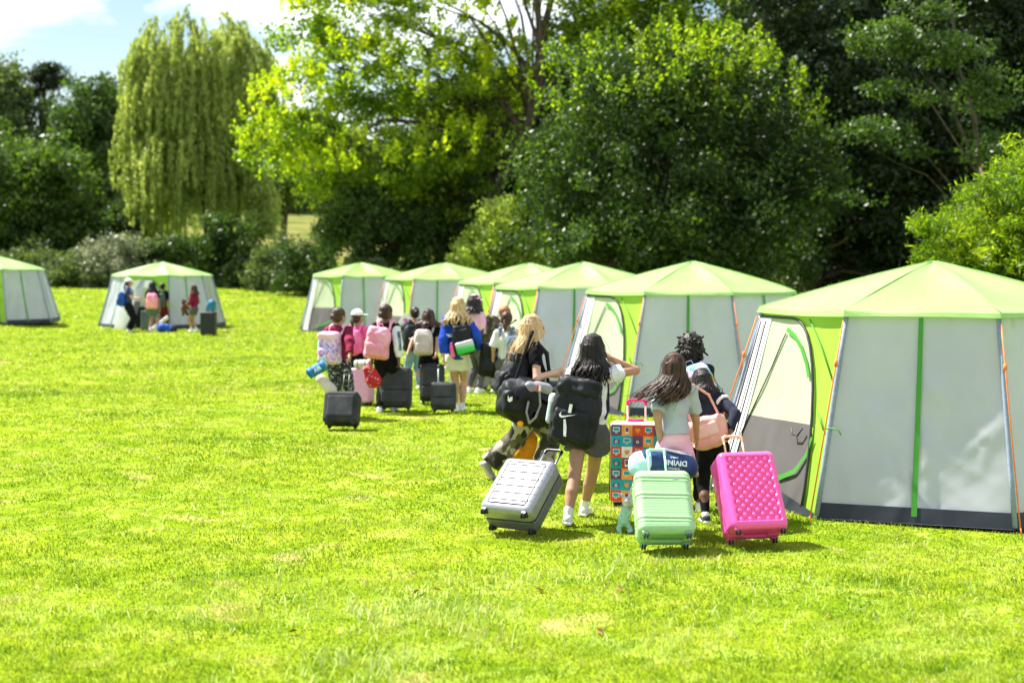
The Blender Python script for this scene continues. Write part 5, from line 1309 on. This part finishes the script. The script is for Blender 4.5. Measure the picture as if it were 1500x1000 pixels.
# --- patterned suitcase
def icon_case():
    w,h,d=.43,.70,.28; piv=G(932,735)
    pal=dict(p=(.14,.06,.14),o=(.85,.30,.05),r=(.62,.07,.035),b=(.02,.33,.44),g=(.0,.30,.28),w=(.72,.70,.74),m=(.32,.06,.04),s=(.55,.14,.08))
    mats=[cloth('cover_'+k,v,bump=.1,bscale=200,rough=.8) for k,v in pal.items()]; ix={k:i for i,k in enumerate(pal)}
    cov=cloth('cover_trim',(.75,.02,.20),rough=.7)
    rows=['porrp','bbpob','rwrgr','gmsbo','poror','bbpwb','rowgp']
    def cover(root,w_,h_,d_,wr):
        nc,nr=5,7; cw=(w_-.02)/4.4; ch=(h_-.03)/nr
        def sheet(nm,org,ux,cols,ncell):
            V=[];F=[];MI=[]; mb=MB()
            n=Vector(ux).cross(Vector((0,0,1)))
            for r_ in range(nr):
                for c_i in range(ncell):
                    x0=c_i*cw; x1=min((c_i+1)*cw,cols); 
                    if x1-x0<.01: continue
                    z1=h_-.016-r_*ch; z0=z1-ch
                    P=[Vector(org)+Vector(ux)*a+Vector((0,0,b+wr)) for a,b in((x0,z0),(x1,z0),(x1,z1),(x0,z1))]
                    mb.add(P,[(0,1,2,3)],ix[rows[r_][(c_i+(0 if nm=='front' else 3))%5]])
            # printed icons
            mi=mb; k=.003
            def rect(a,b,hw_,hh,m): 
                c0=Vector(org)+Vector(ux)*a+Vector((0,0,b+wr))+n*k; 
                mi.add([c0+Vector(ux)*sx*hw_+Vector((0,0,sz*hh)) for sx,sz in((-1,-1),(1,-1),(1,1),(-1,1))],[(0,1,2,3)],m)
            def disc(a,b,r_,m,kk=.0):
                c0=Vector(org)+Vector(ux)*a+Vector((0,0,b+wr))+n*(k+kk); mi.add([c0+Vector(ux)*r_*math.cos(t)+Vector((0,0,r_*math.sin(t))) for t in np.linspace(0,2*math.pi,13)[:-1]],[tuple(range(12))],m)
            for r_ in range(nr):
                for c_i in range(ncell):
                    a=(c_i+.5)*cw; b=h_-.016-(r_+.5)*ch
                    if a+.03>cols: continue
                    t=(r_*3+c_i*2+(c_i*r_))%6; k=.003
                    if t==0: rect(a,b+.008,.030,.020,7 and 5); k=.005; rect(a,b+.008,.024,.014,3); k=.003; rect(a,b-.022,.012,.004,5)
                    elif t==1: disc(a-.020,b,.013,2); disc(a+.020,b,.013,2); rect(a,b,.010,.003,2)
                    elif t==2: rect(a,b,.018,.030,5); k=.005; rect(a,b+.006,.013,.018,0)
                    elif t==3: rect(a,b-.004,.028,.016,0); disc(a,b-.004,.013,5,.003); disc(a,b-.004,.008,3,.005); rect(a-.015,b+.016,.007,.005,0)
                    elif t==4: disc(a-.010,b+.006,.014,1); disc(a+.010,b+.006,.014,1); rect(a,b-.012,.012,.008,1)
                    else: rect(a,b-.006,.024,.014,0); k=.005; disc(a-.010,b-.006,.008,6,.002); k=.003; rect(a+.008,b+.018,.014,.0025,0)
            mi.build('printed_cover',mats,root)
        sheet('front',(-w_/2+.010,-d_-.004,0),(1,0,0),w_-.02,5)
        sheet('side',(-w_/2-.004,-.012,0),(0,-1,0),d_-.024,3)
        q=S(); q.chain([(-.06,-d_*.5,h_+wr),(0,-d_*.5,h_+wr+.012),(.06,-d_*.5,h_+wr)],.010,k=.004); q.mesh('top_grip',cov,.006,root)
    case('tall suitcase in a printed cover of coloured squares beside the mint green suitcase',w,h,d,piv,R(-9),R(2),cloth('cover_top',(.80,.50,.42),(.84,.56,.5),rough=.8),vox=.008,rnd=.03,handle_len=.18,hw=.16,handle_mat=cloth('pale_rod',(.7,.6,.62),bump=0),grip_mat=cov,extra=cover)
icon_case()
def plush():
    c=G(917,779); root=empty('plush_toy',c); tag(root,'small mint and white fluffy toy dangling on the left of the mint green suitcase','plush toy')
    mint=C_('plush_mint',(.35,.62,.55),(.5,.75,.68),bump=1,bscale=60); wh=C_('plush_white',(.6,.58,.56),(.75,.72,.7),bump=1,bscale=60)
    q=S(); q.ell((0,0,.16),(.045,.04,.05)); q.ell((-.02,0,.10),(.05,.04,.045)); q.rc((-.05,0,.06),(-.06,-.01,.0),.022); q.rc((.02,0,.06),(.03,-.01,.01),.022); q.mesh('toy_body',mint,.006,root,noise=.008,nf=90)
    q=S(); q.ell((.01,-.005,.235),(.042,.04,.04)); q.rc((-.01,0,.26),(-.03,0,.30),.014); q.rc((.03,0,.26),(.045,0,.295),.014); q.mesh('toy_head',wh,.006,root,noise=.008,nf=90)
    mb=MB(); mb.tube([(.02,0,.27),(.04,.02,.35),(.07,.04,.36)],.004,6); mb.build('cord',c_white,root)
plush()
print('NEAR',time.time()-T0)
# ============ middle group ===================================================
VM=.013
M1=person('girl in maroon hoodie and spotted dark trousers towing a small black case',G(497,611),R(-14),1.50,skin=SK_M,head_yaw=-.5,RH=AT(513,543,19.2),RF=(.09,.10,0),LF=(-.08,-.08,0),
  top=dict(mat=c_maroon,sleeve=1.85,sw=1.2,hem=-.02,inf=.010,hood=True,name='hoodie'),bottom=dict(kind='long',mat=c_spot,w=1.15),hair=dict(kind='bun',mat=H_BRN,z=-.01),vox=VM,seed=11,shoe=sh_dark)
rucksack(M1,'lilac floral print rucksack on the girl in the maroon hoodie',c_flor,w=.33,h=.46,d=.20,up=.14,shift=-.045,flap=True,mat2=c_lpink,strap_mat=c_lpink)
def rollmat(label,c,rz,ry,L,r,mat,endm=None,txt=None,cat='camping mat',name='rolled_mat'):
    root=empty(name,c,rz=rz,ry=ry); tag(root,label,cat)
    q=S(); q.rc((-L/2,0,0),(L/2,0,0),r,k=0,cap=(1,0,0),cap0=(-1,0,0)); q.rc((-L/2-.02,0,0),(-L/2+.015,0,0),r*.18,k=.0,mode='sub'); q.mesh('roll',mat,.010,root)
    mb=MB()
    for i,x in enumerate((-L*.25,L*.25)): 
        m=MB(); m.tube([(x,(r+.002)*math.cos(t),(r+.002)*math.sin(t)) for t in np.linspace(0,2*math.pi,17)],.006,5); m.build('strap',c_char,root,smooth=True)
    # spiral on the end
    m=MB(); m.tube([(-L/2-.002,r*(.15+.8*t)*math.cos(t*16),r*(.15+.8*t)*math.sin(t*16)) for t in np.linspace(0,1,60)],.0035,4); m.build('spiral_end',endm or mat,root,smooth=True)
    if txt:
        textmesh('lettering',txt,.07,w_print,root,Matrix.Translation((.0,-r-.002,.01))@Matrix.Rotation(R(90),4,'X'),ext=.002,bold=.002)
    return root
rollmat('blue rolled mat with white lettering hanging below the floral rucksack',AT(464,541,19.1),R(20),R(-28),.26,.072,c_matb,cloth('mat_blue_dark',(.01,.07,.2),bump=0),'AIR')
q=S(); q.rc((-.10,0,.05),(.06,0,-.06),.072,.08,k=.02); simple('pillow_roll','dusty pink rolled pillow hanging under the floral rucksack','pillow',AT(480,563,19.6),(0,.2,0),q,c_beige,.012,noise=.008)
case('small black case with red stitching, lowest and leftmost of the towed cases',.45,.42,.26,G(502,629),R(-6),R(24),c_scase,vox=.010,rnd=.05,handle_len=.34,hw=.07,handle_mat=cloth('dark_rod',(.08,.08,.08),bump=0,metal=.5,rough=.4),
   extra=lambda root,w,h,d,wr:[(lambda m:(m.tube([(x,-d-.006,wr+.06),(x,-d-.006,wr+h-.05)],.003,4),m.build('red_stitching',cloth('red_thread',(.35,.03,.05),bump=0),root)))(MB()) for x in(-.022,.022)]+[(lambda q:(q.box((0,-d-.004,h*.5+wr),(w*.38,.014,h*.33),.012,None,0),q.mesh('front_panel',c_scase2,.009,root)))(S())])
M2=person('girl in hot pink tee and white cap half hidden behind the maroon hoodie',G(524,592),R(-20),1.40,skin=SK_M,head_yaw=-.4,RH=(.20,.10,.62),top=dict(mat=c_hpink,sleeve=.6,hem=.0),bottom=dict(kind='long',mat=c_black),hair=dict(kind='tail',mat=H_DBR,len=.12),cap=c_orwh,vox=VM,seed=12)
rucksack(M2,'hot pink rucksack half hidden behind the maroon hoodie',c_hpink,w=.28,h=.36,d=.14,up=.17)
case('lilac hard case standing under a polka dot bundle',.34,.52,.24,G(534,592),R(-14),R(5),p_lilac,vox=.010,rnd=.04,handle_len=.25,hw=.13)
rollmat('pink and grey rolled mat lying on top of the lilac case',AT(532,533,20.8),R(155),R(4),.26,.065,C_('mat_grey',(.5,.5,.5)),c_hpink,None)
q=S(); q.ell((0,0,0),(.14,.09,.09)); q.ell((-.07,0,.05),(.10,.08,.06),k=.05); q.ell((.06,.0,-.06),(.10,.08,.08),k=.05); simple('polka_dot_bundle','red bundle with white polka dots draped over the lilac case','cushion',AT(545,551,20.3),(0,.5,0),q,c_polka,.011,noise=.02,nf=16)
M3=person('girl with white printed sleeves and black trousers carrying a pink rucksack',G(566,603),R(-10),1.52,skin=SK_D,head_yaw=-.5,RH=AT(585,534,20.3),RF=(.07,.12,0),LF=(-.08,-.08,0),
  top=dict(mat=c_black,smat=c_white,sleeve=1.85,sw=1.2,hem=.02,inf=.006,name='sweater'),bottom=dict(kind='long',mat=c_black,w=1.15),hair=dict(kind='bun',mat=H_DBR,z=-.02),vox=VM,seed=13)
# vertical lettering on the white sleeve
e,wv=P_e,P_w=(M3.eR,M3.wR)
mid=(M3.shR*.35+M3.eR*.65); dn=(M3.wR-M3.shR); dn/=np.linalg.norm(dn)
xa=Vector(dn); ya=Vector((1,.2,0)); za=xa.cross(ya).normalized(); ya=za.cross(xa)
if za.y>0: za=-za; ya=-ya
Mx=Matrix((xa,ya,za)).transposed().to_4x4(); Mx=Matrix.Translation(Vector(M3.eR*.9+M3.shR*.1)+za*.062+Vector((.028,0,0)))@Mx
textmesh('sleeve_lettering','BERTOWN',.058,cloth('ink_teal',(.01,.05,.07),bump=0),M3.root,Mx,ext=.006,bold=.0015)
rucksack(M3,'plain pink rucksack on the girl with white printed sleeves',c_bpink,w=.36,h=.46,d=.20,up=.15,shift=-.05,noise=.014,roll=.12)
softx=lambda root,w,h,d,wr:[(lambda q:(q.box((0,-d-.004,h*.66+wr),(w*.40,.018,h*.24),.016,None,0),q.mesh('upper_pocket',c_scase2,.009,root)))(S()),(lambda q:(q.box((0,-d-.004,h*.24+wr),(w*.42,.020,h*.15),.016,None,0),q.mesh('lower_pocket',c_scase2,.009,root)))(S())]
case('large dark grey soft case with rounded pockets, below the pink rucksack',.46,.58,.28,G(581,601),R(-3),R(14),c_scase2,vox=.011,rnd=.06,handle_len=.06,hw=.14,extra=softx)
M4=person('black haired girl in jeans holding up a white sheet of paper',G(608,570),R(25),1.36,skin=SK_M,LH=AT(594,478,24.0),top=dict(mat=c_char,sleeve=.6),bottom=dict(kind='long',mat=c_jean,w=1.0),hair=dict(kind='bun',mat=H_BLK,z=.01),vox=.015,seed=14,elL=(-1,.3,-.6))
rucksack(M4,'dark rucksack with a pale band on the girl in jeans',c_nylon,w=.38,h=.44,d=.2,up=.13,shift=-.06,extra=lambda root,w,h,d,v:(lambda m:(m.box((0,-d*1.32-.006,.0),(w*.36,.012,.008)),m.build('pale_band',w_print,root)))(MB()))
mb=MB(); mb.box((0,0,0),(.085,.002,.11)); root=empty('paper_sheet',AT(593,470,23.9),ry=R(35)); tag(root,'white sheet of paper with pink print held up beside the girl in jeans','paper'); mb.build('sheet',w_print,root)
mb=MB(); mb.box((.0,-.004,.02),(.035,.001,.03)); mb.build('pink_print',cloth('pink_ink',(.7,.15,.4),bump=0),root)
M5=person('girl in black cap and tee reaching back with one arm, cream rucksack',G(628,590),R(-5),1.39,skin=SK_M,LH=AT(590,531,21.3),RH=AT(638,538,21.2),RF=(.06,.08,0),top=dict(mat=c_black,sleeve=.7,sw=1.3,hem=-.06,flare=1.1),bottom=dict(kind='shorts',mat=c_black,len=.4),hair=dict(kind='wavy',mat=H_DBR,len=.07,wave=.01,spread=2.2),cap=c_black,vox=VM,seed=15,elL=(-1,-.2,0))
rucksack(M5,'quilted cream rucksack on the girl in the black cap',c_beige,w=.29,h=.40,d=.16,up=.16,shift=-.04,pocket=True)
case('tall dark grey soft case behind the smaller one with pale rods',.38,.56,.26,G(633,591),R(4),R(10),c_scase,vox=.012,rnd=.05,handle_len=.06,extra=softx)
case('small dark grey soft case with long pale telescopic rods',.36,.38,.22,G(650,604),R(0),R(16),c_scase2,vox=.010,rnd=.045,handle_len=.27,hw=.165,handle_mat=cloth('pale_alloy',(.65,.75,.78),bump=0,rough=.4),extra=softx)
M6=person('blonde wavy haired girl in royal blue hoodie and cream shorts',G(671,602),R(-4),1.59,skin=SK_L,LH=AT(648,536,20.2),RH=AT(706,518,20.4),LF=(-.03,-.02,0),RF=(.05,.05,0),
  top=dict(mat=c_royal,sleeve=1.88,sw=1.3,hem=-.04,inf=.012,flare=1.05,name='hoodie'),bottom=dict(kind='shorts',mat=c_cream,len=.40,w=1.2),sock=(sk_white,.12),hair=dict(kind='wavy',mat=H_BLD,len=.15,wave=.012,spread=1.9,n=26),vox=VM,seed=16,elR=(.3,-.8,-.2),elL=(-.5,-.8,0))
Mt=Matrix.Translation(Vector(M6.tp(-.06,-.094,.175)))@Matrix.Rotation(R(90),4,'X'); textmesh('back_lettering','@SURF',.055,w_print,M6.root,Mt,ext=.008,bold=.0015)
def m6x(root,w,h,d,v):
    q=S(); q.box((.03,-d*1.08-.02,-h*.24),(w*.44,.035,h*.20),.02,rotm('Y',-.12),0); q.mesh('faded_green_pocket',c_fade,.011,root)
    q=S(); q.rc((-w*.56,-.08,-.20),(-w*.56,-.08,-.08),.036,k=0); q.rc((-w*.56,-.08,-.08),(-w*.56,-.08,-.03),.030,.022,k=.004); q.mesh('pink_bottle',c_hpink,.010,root)
rucksack(M6,'black rucksack with white to green pocket and pink bottle on the blue hoodie',c_nylon,w=.30,h=.44,d=.16,up=.14,shift=.055,roll=-.15,pocket=False,extra=m6x)
M7=person('girl in pink cap and light pink top beside a tall beige case',G(694,575),R(-30),1.57,skin=SK_M,top=dict(mat=c_lpink,sleeve=1.5,hem=-.03,inf=.006),bottom=dict(kind='long',mat=c_char),hair=dict(kind='long',mat=H_BLK,len=.08),cap=c_pcap,vox=.015,seed=17)
bx=lambda root,w,h,d,wr:(lambda m:(m.tube([(0.02,-d-.004,wr+.03),(0.02,-d-.004,wr+h-.03)],.004,5),m.build('zip',c_char,root)))(MB())
case('tall beige soft case standing between the blue hoodie and a dark bag',.40,.72,.28,G(699,570),R(-6),R(4),c_bcase,vox=.013,rnd=.04,handle_len=.05,extra=bx)
case('beige case standing on its long side behind the dark bag',.34,.52,.24,G(724,566),R(-20),R(2),c_bcase,vox=.013,rnd=.04,handle_len=0,extra=bx)
M8=person('ginger haired camper in pale tee leaning forward under a camouflage rucksack',G(727,575),R(-70),1.42,skin=SK_L,lean=.30,top=dict(mat=c_wgrey,sleeve=.8,sw=1.2),bottom=dict(kind='long',mat=c_char),hair=dict(kind='short',mat=H_GIN),vox=.014,seed=18)
rucksack(M8,'brown camouflage rucksack on the ginger haired camper',c_hcamo,w=.34,h=.46,d=.24,up=.20,pocket=True,noise=.012)
M9=person('dark ponytailed girl in plain white tee behind the blonde girl',G(742,604),R(-12),1.40,skin=SK_M,top=dict(mat=c_wgrey,sleeve=.85,sw=1.35,hem=-.05,flare=1.05),bottom=dict(kind='long',mat=c_char,w=1.1),hair=dict(kind='pony',mat=H_DBR,len=.13,z=.0),shoe=sh_grey,vox=VM,seed=19)
q=S(); q.box((0,0,0),(.17,.08,.24),.07,None,.01); q.chain([(-.08,0,.2),(.08,.0,.42),(.26,.02,.62)],.016,k=.01); q.box((0,-.08,-.05),(.12,.03,.12),.03,None,.01)
simple('shoulder_bag','black shoulder bag hanging left of the girl in the plain white tee','bag',AT(719,528,20.3),(0,.15,0),q,c_nylon,.012,noise=.012,nf=16,part='bag_body')
rucksack(M9,'grey blue rucksack on one shoulder of the ponytailed girl in white',C_('cloth_grey_blue',(.10,.16,.22),(.18,.24,.30)),w=.24,h=.38,d=.14,up=.14,shift=.10,straps=True,pocket=False)
print('MID',time.time()-T0)
# ============ far group at the open tent =====================================
VF=.021; GF='campers standing at the open white roofed tent'
F1=person('woman in white cap, blue rucksack and wide black trousers at the open tent',G(189,486),R(-75),1.60,skin=SK_L,LH=(-.10,.34,1.0),RH=(.10,.36,.98),top=dict(mat=C_('cloth_dark_blue_tee',(.03,.05,.11)),sleeve=.6),bottom=dict(kind='long',mat=c_black,w=1.4,hem=.05),hair=dict(kind='tail',mat=H_BRN,len=.16),cap=c_orwh,vox=VF,seed=31,group=GF)
rucksack(F1,'bright blue rounded rucksack on the woman in the white cap',c_blue,w=.34,h=.46,d=.24,up=.12,group='rucksacks at the open tent')
F2=person('girl in dark green shorts and white socks wearing a pink rucksack',G(224,486),R(-4),1.50,skin=SK_M,top=dict(mat=c_black,sleeve=.7,sw=1.2),bottom=dict(kind='shorts',mat=c_grn2,len=.55,w=1.2),sock=(sk_white,.35),hair=dict(kind='long',mat=H_BLK,len=.10),vox=VF,seed=32,group=GF,RF=(.14,.05,0))
rucksack(F2,'pink and orange rucksack on the girl in dark green shorts',c_dusk,w=.36,h=.48,d=.20,up=.12,shift=.03,group='rucksacks at the open tent')
F3=person('girl in burgundy trousers standing in the tent doorway with a charcoal rucksack',G(239,483),R(-15),1.46,skin=SK_M,top=dict(mat=c_black,sleeve=.9),bottom=dict(kind='long',mat=c_burg),hair=dict(kind='bun',mat=H_BLK),vox=VF,seed=33,group=GF)
rucksack(F3,'charcoal rucksack with green top in the tent doorway',c_char,w=.34,h=.46,d=.18,up=.13,flap=True,mat2=c_green,group='rucksacks at the open tent')
F4=person('girl in maroon hoodie and dark shorts holding a brown toy by the pale tent wall',G(285,486),R(70),1.40,skin=SK_M,LH=(-.10,.22,.80),RH=(.10,.22,.78),LF=(-.06,.05,0),RF=(.06,-.04,0),top=dict(mat=c_maroon,sleeve=1.85,sw=1.2,inf=.008,name='hoodie'),bottom=dict(kind='shorts',mat=c_char,len=.45),sock=(sk_white,.35),hair=dict(kind='long',mat=H_DBR,len=.10),vox=VF,seed=34,group=GF)
def bear():
    c=F4.W((0,.36,.72)); root=empty('teddy_bear',c,rz=R(60)); tag(root,'brown teddy bear clutched by the girl in shorts and maroon hoodie','teddy bear')
    q=S(); q.ell((0,0,0),(.11,.09,.14)); 
    for sx in(-1,1): q.rc((sx*.06,0,-.08),(sx*.09,-.04,-.19),.045,k=.02); q.rc((sx*.08,0,.05),(sx*.15,-.04,-.02),.038,k=.02)
    q.mesh('toy_body',C_('plush_brown',(.10,.05,.025),(.17,.09,.05),bump=1,bscale=60),.015,root)
    q=S(); q.ell((0,0,.19),(.085,.08,.08)); q.ell((0,-.07,.18),(.035,.03,.028)); 
    for sx in(-1,1): q.ell((sx*.065,0,.26),(.03,.02,.03))
    q.mesh('toy_head',C_('plush_brown'," "),.014,root) if False else q.mesh('toy_head',MATS['plush_brown'],.014,root)
bear()
q=S(); q.ell((0,0,.25),(.08,.07,.06)); q.chain([(0,0,.2),(-.03,0,.05),(.0,0,-.10)],[.03,.04,.03]); simple('bath_towel','light blue towel dangling beside the brown teddy bear','towel',AT(272,453,44.2),(0,0,0),q,C_('cloth_sky',(.16,.45,.66),(.25,.55,.75)),.018,noise=.01)
case('tall black suitcase right of the open tent with a blue roll on top',.44,.66,.28,G(308,491),R(-8),R(2),cloth('case_black',(.014,.016,.018),rough=.45,bump=0),vox=.015,rnd=.04,handle_len=.04)
q=S(); q.rc((-.02,0,-.10),(.02,0,.14),.145,.135,k=.02); q.ell((-.16,0,-.17),(.05,.05,.04),k=.01); simple('stuff_sack','round teal blue sleeping sack standing on the tall black suitcase','stuff sack',AT(309,452,43.5),(0,.1,0),q,C_('cloth_teal_blue',(.015,.13,.24),(.03,.2,.33),rough=.5,wr=.6),.018,noise=.02,nf=20)
q=S(); q.rc((-.10,0,.14),(.14,0,.13),.14,.12,k=.03); q.ell((.26,.02,.11),(.14,.12,.12),k=.04,mat=1); simple('holdall','blue holdall lying on the grass in front of the open tent','holdall',G(241,487),(0,0,-.1),q,[c_blue,c_navy],.018,noise=.02,nf=16)
rollmat('white rolled mat leaning on the blue holdall in front of the open tent',G(236,485)+Vector((0,-.1,.26)),R(0),R(-38),.62,.055,c_white,c_char)
case('grey green suitcase standing in front of the open tent doorway',.42,.60,.25,G(219,484),R(-4),R(2),C_('case_grey_green',(.10,.14,.13),(.13,.17,.16)),vox=.018,rnd=.04,handle_len=.06)
case('black suitcase half inside the open tent doorway',.30,.66,.25,G(207,480),R(10),R(2),cloth('case_black',(.014,.016,.018)),vox=.018,rnd=.04,handle_len=.06)
print('ALL',time.time()-T0)
